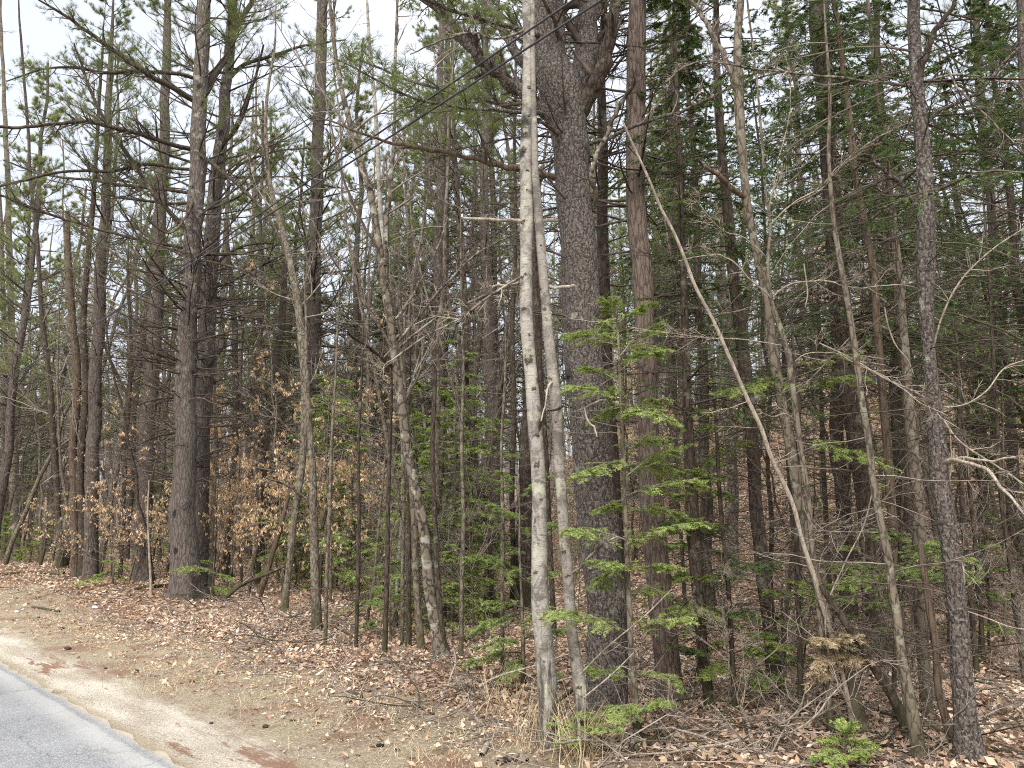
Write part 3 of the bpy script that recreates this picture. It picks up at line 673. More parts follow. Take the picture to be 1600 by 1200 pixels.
tree('hardwood_tree', 'tree', 'thin pale stem standing in front of the foot of the straight left pine', 'dead',
     [(235, 934, 4), (233, 860, 3.6), (231, 800, 3), (233, 750, 2)], 'pole', dict(n=12, ml=.6), 0, S=8)
tree('hardwood_tree', 'tree', 'dark forked sapling between the straight pine and the third pine', 'dark',
     [(188, 900, 6), (192, 800, 6), (196, 700, 7), (203, 600, 7), (204, 520, 5), (200, 420, 4)], 'bare', dict(n=10, h0=1.5, ml=2.0), 1, S=8,
     limbs=[([(203, 622, 5), (185, 590, 5), (170, 560, 4), (158, 520, 2)], .3, {}), ([(204, 590, 5), (214, 560, 5), (240, 480, 3), (252, 420, 2)], -.3, {})])
tree('hardwood_tree', 'tree', 'slim grey stem close to the right foot of the twin pines', 'greyr',
     [(328, 932, 8), (330, 860, 7), (333, 780, 7), (337, 690, 6), (335, 600, 5)], 'pole', dict(n=16, ml=.7), 1, S=8)
tree('dead_tree', 'dead tree', 'short black crooked snag leaning right in the leaves near the twin pines', 'dark',
     [(389, 932, 5), (393, 900, 6), (398, 870, 6), (405, 842, 5), (409, 828, 4)], None, None, 0, S=8, flare=.1)
tree('dead_tree', 'dead tree', 'rusty brown rotten stem leaning right behind the black snag', 'rot',
     [(406, 932, 11), (415, 905, 10), (425, 870, 9), (437, 830, 8), (448, 790, 6), (458, 750, 5)], 'pole', dict(n=8, ml=.7), 0, S=8, flare=.1, twm='twigg')
tree('dead_tree', 'dead tree', 'dark decayed snag with rotten top right of the twin pines', 'dark',
     [(402, 915, 8), (410, 800, 8), (417, 700, 8), (419, 656, 9), (427, 610, 10), (430, 560, 11), (438, 520, 12), (443, 470, 10), (446, 400, 7)], 'pole', dict(n=24, ml=1.0), 0, S=10)
tree('hardwood_tree', 'tree', 'grey leaning hardwood with dark crooked top right of the twin pines', 'greyr',
     [(444, 957, 12), (449, 900, 10), (455, 850, 10), (462, 800, 10), (471, 740, 11), (476, 660, 12), (476, 600, 12), (472, 540, 12), (465, 470, 12), (455, 420, 10), (440, 360, 9), (424, 300, 7), (415, 180, 5), (430, 60, 3)],
     'bare', dict(ml=2.2, n=18), 1, S=12, limbs=[([(478, 780, 4), (455, 762, 4), (430, 752, 3), (412, 745, 2)], -.5, dict(tw=4))])
tree('pine_tree', 'pine', 'brown slender pine right of the grey leaning hardwood', 'pine',
     [(470, 905, 22), (472, 840, 19), (478, 740, 20), (484, 640, 21), (489, 500, 21), (493, 337, 20), (498, 200, 18), (500, 100, 17), (504, 0, 15)],
     'pine', dict(PINE, d0=2.8, cb=6), 4, S=16, knots=8)
tree('hardwood_tree', 'tree', 'brown stem in front of the slender pine, its foot in the brush pile', 'greyr',
     [(494, 985, 15), (492, 900, 14), (490, 820, 13), (488, 740, 11), (482, 650, 9), (478, 560, 6)], 'pole', dict(n=24, ml=.9), 1, S=10)
tree('hardwood_tree', 'tree', 'thin straight stem right of the brush pile', 'greyr',
     [(508, 1011, 6), (511, 900, 6), (515, 800, 6), (518, 700, 5), (524, 600, 4), (528, 500, 3)], 'pole', dict(n=22, ml=.8), 1, S=8)
tree('pine_tree', 'pine', 'slim dead-limbed conifer right of the twin pines among withered beech', 'dark',
     [(352, 905, 10), (360, 800, 9), (368, 700, 10), (368, 602, 10), (366, 500, 9), (361, 434, 8), (356, 380, 6)], 'pole', dict(n=40, ml=1.0), 1, S=10)

# ---- centre left
tree('birch_tree', 'birch', 'black spotted grey birch curving left, its foot left of the bright green saplings', 'spot',
     [(690, 1029, 24), (682, 985, 19), (676, 952, 18), (668, 890, 18), (662, 830, 17), (653, 780, 16), (642, 730, 15), (635, 690, 15), (627, 619, 13), (618, 569, 13), (612, 518, 12), (604, 467, 12), (598, 430, 12), (594, 398, 11), (585, 340, 11), (575, 290, 10), (560, 246, 10), (543, 182, 8), (530, 118, 7), (520, 50, 6), (515, 0, 5)],
     'bare', dict(n=12, h0=3.2, ml=2.4), 2, S=16, knots=14, rough=.09, limbs=[
     ([(600, 415, 9), (603, 360, 8), (609, 300, 8), (614, 240, 6), (618, 160, 5), (618, 90, 5), (620, 0, 4)], .5, dict(tw=14)),
     ([(617, 578, 6), (598, 560, 6), (580, 545, 6), (560, 533, 5), (544, 520, 5)], -.8, dict(tw=5, mat='dark')),
     ([(612, 590, 4), (590, 575, 3), (570, 562, 3), (550, 556, 2)], -.6, dict(tw=3, tm='twigp')),
     ([(621, 535, 4), (650, 500, 4), (700, 440, 4), (740, 400, 3), (815, 360, 2)], -.6, dict(tw=9)),
     ([(617, 500, 4), (640, 470, 4), (662, 430, 3), (678, 400, 3), (700, 340, 2)], .4, dict(tw=8)),
     ([(622, 545, 4), (680, 498, 4), (760, 462, 4), (815, 440, 2)], -.9, dict(tw=10, tm='twigp'))])
tree('birch_tree', 'birch', 'thin white birch stem rising behind the spotted birch to the top of the photo', 'birch',
     [(626, 640, 7), (613, 560, 7), (606, 480, 7), (600, 400, 7), (593, 304, 7), (587, 169, 6), (577, 67, 5), (573, 0, 4)],
     'bare', dict(n=8, ml=1.6), 1, base=(640, 985), S=8)
tree('hardwood_tree', 'tree', 'smooth light grey stem touching the left side of the spotted birch', 'greyr',
     [(658, 1018, 12), (653, 940, 11), (649, 870, 10), (646, 800, 10), (640, 700, 9), (632, 600, 8), (626, 500, 7)], 'bare', dict(n=8, ml=1.4), 1, S=10)
tree('hardwood_tree', 'tree', 'dark stem touching the right side of the spotted birch', 'dark',
     [(694, 1030, 11), (688, 950, 9), (683, 880, 9), (680, 800, 8), (676, 700, 7), (680, 600, 6)], 'pole', dict(n=26, ml=.8), 1, S=10)
for i, (pts, lab, mt) in enumerate([
    ([(556, 1016, 6), (559, 900, 7), (561, 800, 6), (560, 700, 5), (566, 560, 3)], 'dark whip-thin sapling, first of the row right of the brush pile', 'dark'),
    ([(601, 1023, 8), (605, 900, 8), (606, 800, 7), (608, 700, 6), (611, 600, 5), (606, 480, 3)], 'black straight sapling, second of the row right of the brush pile', 'dark'),
    ([(629, 1010, 6), (629, 900, 6), (631, 800, 6), (628, 680, 5), (632, 560, 3)], 'brown thin sapling left of the smooth grey stem', 'greyr'),
    ([(639, 1014, 9), (638, 900, 8), (640, 800, 7), (636, 700, 6), (640, 580, 4)], 'dark brown sapling directly left of the smooth grey stem', 'dark'),
    ([(721, 1028, 7), (722, 900, 7), (724, 800, 7), (722, 700, 6), (724, 560, 4), (720, 420, 3)], 'slim sapling behind the low green fir boughs, right of the spotted birch', 'greyr'),
    ([(785, 1056, 6), (785, 900, 6), (786, 800, 6), (784, 700, 5), (790, 580, 4)], 'slim stem carrying low fir boughs left of the pale birches', 'greyr'),
    ([(801, 946, 8), (802, 850, 8), (800, 760, 8), (803, 640, 8), (800, 500, 7), (806, 380, 6), (804, 250, 5), (806, 100, 4)], 'thin black stem left of the front pale birch', 'dark'),
    ([(572, 990, 5), (585, 900, 5), (592, 820, 4), (600, 740, 3)], 'thin leaning whip between the first two saplings of the row', 'greyr'),
    ]):
    tree('sapling', 'sapling', lab, mt, pts, 'pole', dict(n=26, ml=.75, h0=.4), 1, S=8, flare=.15)
tree('conifer_tree', 'conifer', 'dark straight trunk right of the bright green saplings, its foot in leaf litter', 'dark',
     [(731, 932, 15), (731, 850, 12), (730, 740, 11), (729, 640, 11), (728, 569, 11), (724, 434, 10), (716, 337, 9), (709, 200, 7), (706, 60, 4)], 'pine', dict(nd=80, cb=8, nl=24, ml=2.0, d0=1.5), 2, S=12)
tree('pine_tree', 'pine', 'pine trunk rising behind the bright green saplings', 'pine',
     [(694, 898, 22), (690, 780, 20), (686, 640, 19), (683, 520, 18), (685, 400, 16), (689, 300, 14), (689, 135, 11), (690, 0, 8)], 'pine', dict(PINE, cb=7, ml=2.6), 3, S=14, knots=6)
tree('pine_tree', 'pine', 'pale grey pine midway between green saplings and the front birch', 'pine',
     [(772, 884, 22), (768, 740, 20), (765, 600, 20), (762, 480, 18), (757, 337, 15), (758, 202, 12), (758, 60, 8)], 'pine', dict(PINE, cb=8, ml=2.6), 3, S=14, knots=6)
tree('hardwood_tree', 'tree', 'crooked brown stem just right of the pale grey pine', 'dark',
     [(742, 905, 10), (745, 780, 11), (735, 680, 12), (741, 590, 10), (750, 500, 10), (738, 400, 8), (742, 280, 6)], 'bare', dict(n=14, ml=1.8, h0=2), 2, S=10)
tree('pine_tree', 'pine', 'dark pine half hidden behind the front pale birch', 'dark',
     [(822, 948, 30), (819, 880, 27), (819, 780, 23), (823, 680, 20), (836, 590, 18), (838, 500, 17), (837, 400, 16), (835, 300, 14), (833, 100, 11)], 'pine', dict(PINE, cb=7.5, ml=2.2), 3, S=16)
tree('hardwood_tree', 'tree', 'dark thin stem in the gap between the two pale birches', 'dark',
     [(866, 1003, 8), (862, 900, 8), (858, 800, 8), (848, 640, 8), (842, 560, 8), (836, 430, 7), (830, 300, 5)], 'pole', dict(n=20, ml=.8), 1, S=8)

# ---- the two pale birches
FB = tree('birch_tree', 'birch', 'front pale birch, tallest white trunk at centre, black furrowed foot', 'birch',
     [(857, 1166, 37), (857, 1135, 33), (856, 1104, 29), (853, 1050, 29), (849, 1002, 29), (844, 950, 28), (842, 901, 26), (841, 850, 24), (841, 800, 23), (840, 737, 22), (837, 690, 22), (834, 645, 22), (830, 590, 20), (826, 540, 20), (823, 490, 20), (822, 434, 20), (821, 390, 19), (821, 345, 22), (822, 300, 20), (823, 255, 21), (826, 200, 21), (828, 140, 21), (828, 80, 19), (826, 0, 17)],
     'bare', dict(n=14, h0=6.2, ml=2.2), 4, S=26, knots=16, rough=.035, flare=.14, limbs=[
     ([(818, 345, 6), (790, 344, 5), (760, 343, 5), (722, 340, 4)], -.2, dict(tw=2, mat='dead')),
     ([(822, 46, 4), (800, 55, 4), (770, 60, 3), (740, 52, 3), (700, 60, 3), (640, 85, 2)], -.3, dict(tw=6, tm='twigg', mat='spot')),
     ([(812, 442, 4), (790, 446, 4), (765, 447, 3)], -.2, dict(tw=1, mat='dead')),
     ([(824, 640, 5), (812, 641, 4), (802, 641, 3)], -.1, dict(tw=0, mat='dark')),
     ([(826, 425, 4), (790, 445, 4), (730, 490, 4), (660, 530, 3), (600, 570, 2)], -.6, dict(tw=10, mat='spot', tm='twigp')),
     ([(836, 680, 4), (843, 668, 5), (845, 656, 4)], -.12, dict(tw=0, mat='dark')),
     ])
SB = tree('birch_tree', 'birch', 'second pale birch, thinner, between the front birch and the big forked pine', 'birch2',
     [(914, 1166, 24), (911, 1120, 22), (906, 1070, 21), (900, 1030, 18), (894, 996, 17), (890, 945, 17), (888, 901, 17), (883, 850, 17), (880, 800, 17), (877, 760, 17), (872, 700, 17), (870, 650, 17), (866, 610, 18), (861, 560, 17), (857, 520, 16), (853, 470, 15), (848, 420, 14), (844, 370, 14), (840, 320, 13), (836, 270, 11), (834, 200, 9), (832, 100, 8), (832, 0, 7)],
     'bare', dict(n=8, h0=6.5, ml=1.8), 3, S=20, knots=10, rough=.05, flare=.12, limbs=[
     ([(866, 594, 5), (858, 600, 4), (852, 630, 3), (846, 660, 2)], -.2, dict(tw=0, mat='dead')),
     ([(880, 634, 4), (868, 640, 4), (856, 642, 3)], -.2, dict(tw=0, mat='dark')),
     ([(858, 448, 5), (875, 450, 5), (896, 446, 5), (902, 448, 4)], -.1, dict(tw=1, mat='dead')),
     ([(890, 900, 3), (912, 880, 3), (935, 855, 3), (965, 838, 2)], -.3, dict(tw=4, tm='twigg'))])

scars(FB, [(829, 56, 13, 12), (827, 142, 9, 8), (827, 185, 7, 10), (819, 239, 9, 9), (824, 270, 7, 5), (817, 349, 11, 13), (823, 300, 6, 5), (819, 484, 12, 7), (827, 525, 8, 6), (825, 566, 9, 17), (834, 609, 16, 10),
 (842, 664, 9, 26), (839, 680, 14, 9), (839, 726, 16, 18), (846, 640, 5, 12), (837, 893, 11, 7), (836, 812, 5, 12), (846, 965, 14, 5), (850, 1030, 8, 4), (845, 780, 7, 5), (831, 100, 5, 6), (821, 430, 6, 6)])
scars(SB, [(844, 452, 7, 6), (851, 484, 7, 7), (860, 592, 11, 9), (883, 737, 6, 9), (881, 861, 12, 9), (888, 898, 12, 6), (889, 1028, 12, 12), (904, 1072, 14, 8), (868, 660, 6, 6), (874, 800, 7, 5), (845, 385, 5, 5), (896, 975, 7, 5)])

# ---- big forked pine
tree('pine_tree', 'pine', 'massive forked pine at centre right with scaly bark and several heavy limbs', 'scaly',
     [(948, 1116, 70), (948, 1070, 64), (947, 1000, 63), (945, 950, 63), (940, 880, 62), (934, 800, 61), (926, 737, 60), (920, 660, 60), (916, 602, 60), (911, 520, 58), (906, 434, 57), (902, 371, 56), (896, 320, 54), (893, 270, 52), (892, 225, 54), (888, 180, 62), (883, 150, 68), (876, 128, 66), (868, 112, 58), (861, 90, 50), (857, 45, 50), (854, 0, 50)],
     'pine', dict(nd=34, d0=2.4, cb=7.5, nl=30, ml=2.6, nm=26), 6, S=40, knots=22, rough=.045, flare=.12, limbs=[
     ([(890, 190, 44), (902, 150, 42), (910, 115, 40), (915, 80, 37), (919, 40, 35), (921, 0, 35), (924, -60, 30), (930, -160, 22)], .4, dict(tw=10, fr=.3)),
     ([(900, 185, 24), (915, 160, 26), (930, 127, 25), (944, 95, 24), (953, 62, 20), (960, 30, 18), (965, 0, 18), (970, -60, 12), (972, -140, 7)], -.5, dict(tw=10, mat='dark')),
     ([(884, 212, 22), (866, 190, 21), (848, 176, 21), (825, 152, 20), (800, 133, 20), (780, 115, 21), (759, 98, 21), (738, 76, 20), (719, 54, 18), (703, 33, 16), (689, 15, 15), (665, 0, 14), (620, -40, 10)], -.35, dict(tw=16, fr=.16)),
     ([(862, 128, 16), (835, 112, 16), (812, 94, 16), (795, 62, 14), (780, 34, 14), (765, 10, 13), (745, -30, 10)], .5, dict(tw=8)),
     ([(872, 278, 9), (850, 273, 9), (800, 262, 9), (749, 251, 8), (715, 243, 7), (682, 235, 7), (640, 229, 6), (608, 223, 5), (585, 216, 4), (564, 209, 4), (530, 194, 3), (490, 180, 2)], -.5, dict(tw=12, fr=.15, mat='rot')),
     ([(880, 345, 6), (850, 344, 6), (800, 344, 5), (722, 340, 3)], .3, dict(tw=1, mat='dead')),
     ([(918, 337, 9), (929, 315, 8), (930, 300, 8), (924, 285, 7), (923, 270, 7), (934, 240, 7), (948, 209, 7), (966, 170, 7), (980, 145, 6), (992, 125, 5), (988, 108, 3)], -.7, dict(tw=4, mat='spot')),
     ([(918, 224, 7), (945, 218, 6), (979, 202, 6), (1020, 188, 6), (1070, 172, 5), (1105, 155, 5), (1141, 138, 4), (1200, 118, 3), (1270, 105, 2)], -.6, dict(tw=9, fr=.18, tm='twigg')),
     ([(868, 184, 7), (840, 176, 7), (800, 173, 6), (750, 170, 5), (700, 165, 5), (640, 150, 4), (580, 120, 3), (520, 90, 2)], -.9, dict(tw=20, nee=8)),
     ([(862, 198, 6), (810, 172, 6), (760, 158, 5), (690, 140, 5), (620, 118, 4), (560, 92, 3)], .5, dict(tw=20, nee=8)),
     ([(884, 222, 6), (868, 206, 6), (850, 195, 5), (838, 186, 4)], -.5, dict(tw=0, mat='rot')),
     ([(856, 60, 9), (812, 45, 8), (750, 30, 7), (690, 10, 6), (640, -10, 5)], -.9, dict(tw=14, nee=8)),
     ([(876, 74, 7), (872, 50, 7), (860, 20, 6), (845, -8, 5)], -.5, dict(tw=0, mat='rot')),
     ([(890, 588, 5), (880, 592, 5), (868, 601, 4)], -.3, dict(tw=3)),
     ([(955, 640, 4), (945, 625, 4), (925, 632, 4), (908, 640, 4), (897, 642, 2)], -.6, dict(tw=0, mat='dead', Y=6.0)),
     ([(912, 638, 3), (918, 655, 3), (928, 668, 3), (933, 682, 2)], -.1, dict(tw=0, mat='dead', Y=5.4)),
     ])
tree('pine_tree', 'pine', 'slimmer dark pine hidden close behind the right side of the massive forked pine', 'dark',
     [(978, 1052, 27), (972, 930, 24), (962, 800, 21), (953, 650, 20), (946, 520, 19), (943, 430, 18), (940, 300, 17), (941, 200, 15), (940, 135, 13), (944, 0, 10)], 'pine', dict(PINE, cb=6.5, ml=2.2), 3, S=16)
tree('pine_tree', 'pine', 'reddish flaky trunk right of the massive forked pine', 'red',
     [(1048, 1099, 46), (1044, 1060, 41), (1039, 1000, 40), (1031, 920, 39), (1024, 850, 38), (1020, 800, 37), (1016, 720, 34), (1013, 640, 31), (1011, 560, 30), (1006, 490, 30), (1001, 434, 31), (997, 371, 30), (996, 300, 30), (994, 220, 30), (993, 150, 29), (995, 70, 28), (998, 0, 26)],
     'pine', dict(nd=60, d0=3.0, cb=6.5, nl=34, ml=2.4, nm=26), 5, S=28, knots=14, rough=.05, flare=.2)
# ---- fir sapling carrying the bright boughs
tree('fir_sapling', 'fir', 'young fir with bright green boughs between the forked pine and reddish trunk', 'greyr',
     [(997, 1164, 15), (993, 1100, 12), (989, 1050, 11), (986, 1002, 10), (984, 950, 9), (981, 901, 8), (979, 850, 8), (977, 800, 7), (974, 730, 7), (971, 660, 6), (968, 590, 5), (965, 520, 4), (962, 470, 3)],
     'pole', dict(n=26, ml=.5, h0=.2, tm='twigg'), 0, S=10, sprays=[
     ((985, 990), (858, 958), -.35), ((985, 990), (1064, 968), -.3), ((983, 893), (938, 877), -.3), ((982, 893), (1046, 884), -.2), ((980, 845), (896, 830), -.3),
     ((981, 850), (1078, 818), -.4), ((978, 800), (1056, 800), .2), ((978, 775), (1090, 752), -.3), ((977, 745), (1060, 700), .2), ((975, 720), (905, 742), -.2),
     ((972, 665), (1032, 622), -.2), ((970, 628), (888, 604), -.4), ((968, 580), (1036, 545), -.3), ((966, 540), (898, 520), -.3), ((965, 505), (1010, 478), .1),
     ((972, 640), (1040, 655), -.5), ((975, 700), (1030, 690), .5), ((990, 1100), (950, 1122), -.4), ((989, 1062), (918, 1046), .3), ((990, 1048), (1060, 1066), .1),
     ((968, 600), (920, 575), .3), ((965, 520), (935, 500), .3), ((964, 500), (952, 470), -.1), ((966, 560), (1020, 510), .3), ((970, 630), (930, 660), .2),
     ((978, 790), (930, 800), .3), ((983, 930), (1030, 925), .4), ((976, 730), (1040, 735), .5), ((981, 880), (935, 915), .3), ((992, 1110), (1040, 1100), -.3)])
tree('fir_sapling', 'fir', 'low young fir with green boughs spreading behind the front pale birch', 'greyr',
     [(818, 1072, 7), (817, 1000, 6), (815, 930, 5), (812, 870, 4), (812, 800, 3), (810, 740, 2)], 'pole', dict(n=14, ml=.5, h0=.2), 0, S=8, sprays=[
     ((817, 905), (738, 872), -.3), ((817, 905), (892, 893), -.1), ((817, 950), (768, 940), .2), ((818, 975), (868, 962), -.3), ((817, 1000), (750, 1012), -.2),
     ((817, 1000), (880, 985), .3), ((818, 1030), (786, 1060), -.3), ((818, 1035), (870, 1052), -.1), ((816, 820), (770, 790), .1), ((815, 850), (870, 815), .3),
     ((815, 960), (745, 985), .3), ((812, 770), (785, 740), .1), ((812, 780), (850, 745), -.1), ((817, 1020), (740, 1035), .5)], sprayfm='firm')
tree('fir_sapling', 'fir', 'tiny bright fir sprig low between the two pale birches', 'greyr',
     [(905, 1180, 4), (903, 1160, 3), (903, 1140, 2), (904, 1125, 2)], None, None, 0, S=6, sprays=[
     ((903, 1140), (944, 1134), -.1, dict(wid=.42)), ((903, 1145), (872, 1130), .1, dict(wid=.42)), ((903, 1128), (925, 1118), .1), ((903, 1150), (885, 1158), -.1)])
tree('fir_sapling', 'fir', 'small bright yellow green fir seedling at the bottom right edge of the wood', 'greyr',
     [(1318, 1196, 4), (1318, 1175, 3), (1319, 1155, 2)], None, None, 0, S=6, sprays=[
     ((1318, 1178), (1290, 1182), -.1, dict(wid=.42)), ((1318, 1178), (1350, 1176), -.1, dict(wid=.42)), ((1319, 1165), (1300, 1158), .1, dict(wid=.42)), ((1319, 1165), (1342, 1158), .1, dict(wid=.42)), ((1319, 1158), (1322, 1140), 0, dict(wid=.42))])
tree('fir_sapling', 'fir', 'little green fir with boughs beside the right foot of the twin pines', 'greyr',
     [(332, 938, 3), (332, 920, 3), (333, 900, 2), (334, 880, 2)], None, None, 0, S=6, sprays=[
     ((333, 890), (276, 892), -.8), ((333, 895), (362, 905), 0), ((332, 915), (358, 925), -.3), ((334, 882), (320, 876), 0), ((333, 912), (305, 918), .3)])
tree('fir_sapling', 'fir', 'low green fir right of the third pine at the edge of the verge', 'greyr',
     [(176, 915, 3), (177, 900, 3), (178, 880, 2)], None, None, 0, S=6, sprays=[
     ((176, 892), (150, 900), 0), ((176, 888), (200, 886), 0), ((178, 882), (168, 876), .3), ((177, 900), (122, 912), -.5), ((177, 900), (196, 905), .2)])

def firauto(lab, px, y0, y1, half, n, wpx, seed, fm='firm', lean=0, Yd=None, base=None, y_lo=None):
    rr = random.Random(seed); k = 6
    pts = [(px + lean * i / (k - 1), y0 + (y1 - y0) * i / (k - 1), wpx * (1 - .12 * i)) for i in range(k)]; y_lo = y_lo or y0 - (y0 - y1) * .15; sp = []
    for i in range(n):
        y = y_lo + (y1 + 6 - y_lo) * (i + rr.random() * .8) / n; f = (y - y0) / (y1 - y0); x = px + lean * f; s_ = 1 if i % 2 else -1
        L = half * (1.15 - .75 * (y_lo - y) / (y_lo - y1)) * rr.uniform(.55, 1.15); sp.append(((x, y), (x + s_ * L, y + rr.uniform(-.25, .2) * L), rr.uniform(-.5, .4)))
    tree('fir_sapling', 'fir', lab, 'greyr', pts, 'pole', dict(n=10, ml=.4, h0=.3), 0, S=6, sprays=sp, sprayfm=fm)
firauto('feathery green fir behind the spotted birch, tallest of the green clump', 706, 985, 590, 78, 26, 6, 1, 'fir', 8)
firauto('feathery green fir left part of the clump behind the spotted birch', 655, 960, 660, 58, 18, 5, 2, 'firm', -6)
firauto('feathery green fir right part of the clump behind the spotted birch', 765, 965, 640, 55, 18, 5, 3, 'firm', 4)
firauto('soft green fir among withered beech right of the slender brown pine', 516, 940, 590, 58, 18, 5, 4, 'firm', 4, y_lo=700)
firauto('small green fir low in the gap between brush pile and spotted birch', 610, 1000, 860, 40, 8, 4, 5, 'firm')
firauto('wispy fir at mid height right of the reddish trunk', 1092, 1070, 640, 60, 14, 6, 6, 'firm', 6)
firauto('wispy fir low between dark bare trunk and forked maple', 1222, 1090, 900, 52, 10, 5, 7, 'firm')
firauto('dark feathery fir at the right edge beyond the plated trunk', 1572, 1010, 560, 80, 18, 6, 8, 'hem', -6, y_lo=760)
firauto('light green fir just right of the plated trunk base, behind it', 1532, 1030, 800, 55, 10, 5, 9, 'firm')
firauto('wispy fir behind the curved light grey stem', 1350, 1050, 820, 52, 10, 5, 10, 'firm')

# ---- right half
LEAN = [(1334, 1150, 13), (1322, 1080, 12), (1302, 1000, 12), (1286, 950, 12), (1270, 895, 12), (1255, 850, 11), (1239, 788, 11), (1222, 750, 11), (1205, 714, 10), (1190, 670, 10), (1171, 630, 10), (1144, 569, 9), (1128, 533, 9), (1114, 501, 8), (1087, 451, 8), (1067, 398, 8), (1050, 358, 7), (1033, 327, 7), (1020, 295, 6), (1009, 270, 6), (988, 225, 5), (972, 189, 4)]
tree('dead_tree', 'dead tree', 'bare pale dead pole leaning left across the reddish trunk', 'dead', [(a_, b_, c_ * .64) for a_, b_, c_ in LEAN], 'pole', dict(n=10, ml=.5), 0, S=10, dY=-.8, flare=.1, twm='twigp')
tree('hardwood_tree', 'tree', 'grey smooth forked maple right of the leaning dead pole, dark mossy foot', 'greyr',
     [(1342, 1140, 28), (1335, 1100, 22), (1326, 1065, 20), (1316, 1036, 20), (1305, 1000, 18), (1296, 969, 17), (1286, 940, 16), (1279, 918, 16), (1269, 884, 16), (1262, 850, 16), (1258, 817, 16), (1249, 788, 16), (1241, 737, 16), (1232, 687, 15), (1222, 636, 15), (1214, 589, 16), (1206, 535, 15), (1198, 467, 14), (1188, 417, 14), (1181, 385, 13), (1172, 345, 12), (1166, 300, 12), (1161, 240, 13), (1156, 180, 15), (1153, 125, 14), (1152, 67, 12), (1158, 0, 12)],
     'bare', dict(n=10, h0=5.6, ml=2.0), 3, S=20, knots=12, rough=.06, flare=.15, limbs=[
     ([(1154, 145, 10), (1144, 118, 9), (1133, 92, 9), (1121, 67, 8), (1110, 48, 7), (1097, 27, 6), (1088, 10, 6), (1078, 0, 5), (1060, -20, 4)], .3, dict(tw=10, tm='twigg')),
     ([(1155, 140, 4), (1130, 100, 3), (1080, 100, 3), (1060, 112, 3), (1040, 130, 2)], -.3, dict(tw=5, tm='twigg')),
     ([(1163, 310, 9), (1140, 290, 8), (1120, 272, 7), (1098, 258, 5), (1088, 246, 4)], -.3, dict(tw=2, mat='rot')),
     ])
tree('hardwood_tree', 'tree', 'slender stem hugging the right side of the grey forked maple with long pale side branches', 'greyr',
     [(1300, 1150, 12), (1290, 1060, 11), (1280, 960, 10), (1272, 880, 9), (1266, 820, 9), (1262, 771, 9), (1252, 704, 9), (1243, 636, 9), (1236, 580, 9), (1226, 530, 8), (1212, 490, 8), (1204, 462, 7), (1200, 400, 5), (1203, 351, 5), (1197, 310, 4), (1190, 220, 4), (1182, 130, 3), (1174, 60, 3), (1167, 0, 3)],
     None, None, 1, S=10, flare=.1, limbmat='dead', twm='twigp', lw=.62, limbs=[
     ([(1206, 465, 5), (1185, 447, 5), (1168, 432, 4), (1150, 412, 4), (1130, 400, 3), (1095, 400, 3), (1060, 408, 2)], -.3, dict(tw=5)),
     ([(1207, 466, 5), (1225, 448, 5), (1240, 442, 4), (1256, 440, 4), (1296, 440, 4), (1318, 447, 3), (1347, 450, 3), (1380, 446, 3), (1410, 445, 3), (1440, 452, 2), (1480, 470, 2)], -.5, dict(tw=8)),
     ([(1202, 352, 4), (1225, 330, 4), (1250, 310, 4), (1279, 294, 4), (1300, 275, 3), (1323, 250, 3), (1345, 233, 3), (1364, 219, 3), (1404, 199, 2), (1440, 185, 1)], -.5, dict(tw=10)),
     ([(1202, 352, 4), (1230, 325, 4), (1262, 308, 3), (1290, 290, 3), (1308, 262, 3), (1340, 245, 2)], -.2, dict(tw=6)),
     ([(1199, 354, 4), (1206, 300, 4), (1214, 262, 3), (1222, 225, 3), (1232, 190, 2), (1236, 120, 2)], .2, dict(tw=7)),
     ([(1243, 565, 4), (1262, 552, 3), (1285, 550, 3), (1310, 553, 3), (1330, 565, 3), (1370, 582, 3), (1400, 600, 3), (1440, 630, 2), (1480, 650, 2)], -.8, dict(tw=8)),
     ([(1246, 660, 3), (1230, 648, 3), (1205, 650, 2), (1185, 640, 2)], -.3, dict(tw=2)),
     ([(1196, 400, 3), (1160, 370, 3), (1130, 360, 2), (1100, 330, 2), (1075, 300, 1)], -.4, dict(tw=5)),
     ([(1222, 540, 3), (1160, 530, 3), (1100, 528, 3), (1040, 520, 2), (980, 510, 2)], -.5, dict(tw=5)),
     ])
tree('conifer_tree', 'conifer', 'dark bare trunk behind the leaning dead pole', 'dark',
     [(1214, 1084, 28), (1210, 1036, 24), (1202, 969, 22), (1193, 901, 21), (1187, 840, 21), (1182, 795, 20), (1178, 704, 20), (1171, 636, 19), (1158, 535, 19), (1146, 434, 18), (1138, 350, 16), (1128, 250, 14), (1122, 120, 11), (1120, 0, 8)],
     'hem', dict(h0=3.6, n=50, ml=1.4, dead=40, k1=9, k2=3), 3, S=16)
tree('hemlock_tree', 'hemlock', 'thick dark hemlock rising straight in the right half with drooping dark boughs', 'dark',
     [(1378, 1031, 44), (1373, 990, 38), (1368, 930, 35), (1362, 870, 34), (1355, 800, 33), (1347, 737, 32), (1337, 670, 31), (1327, 602, 30), (1316, 500, 28), (1308, 388, 26), (1298, 300, 26), (1292, 220, 24), (1288, 150, 26), (1284, 60, 27), (1283, 0, 26)],
     'hem', dict(h0=2.9, n=150, ml=2.2, dead=60, k1=13, k2=4, nd=(.028, .0085, 26)), 4, S=24, knots=10)
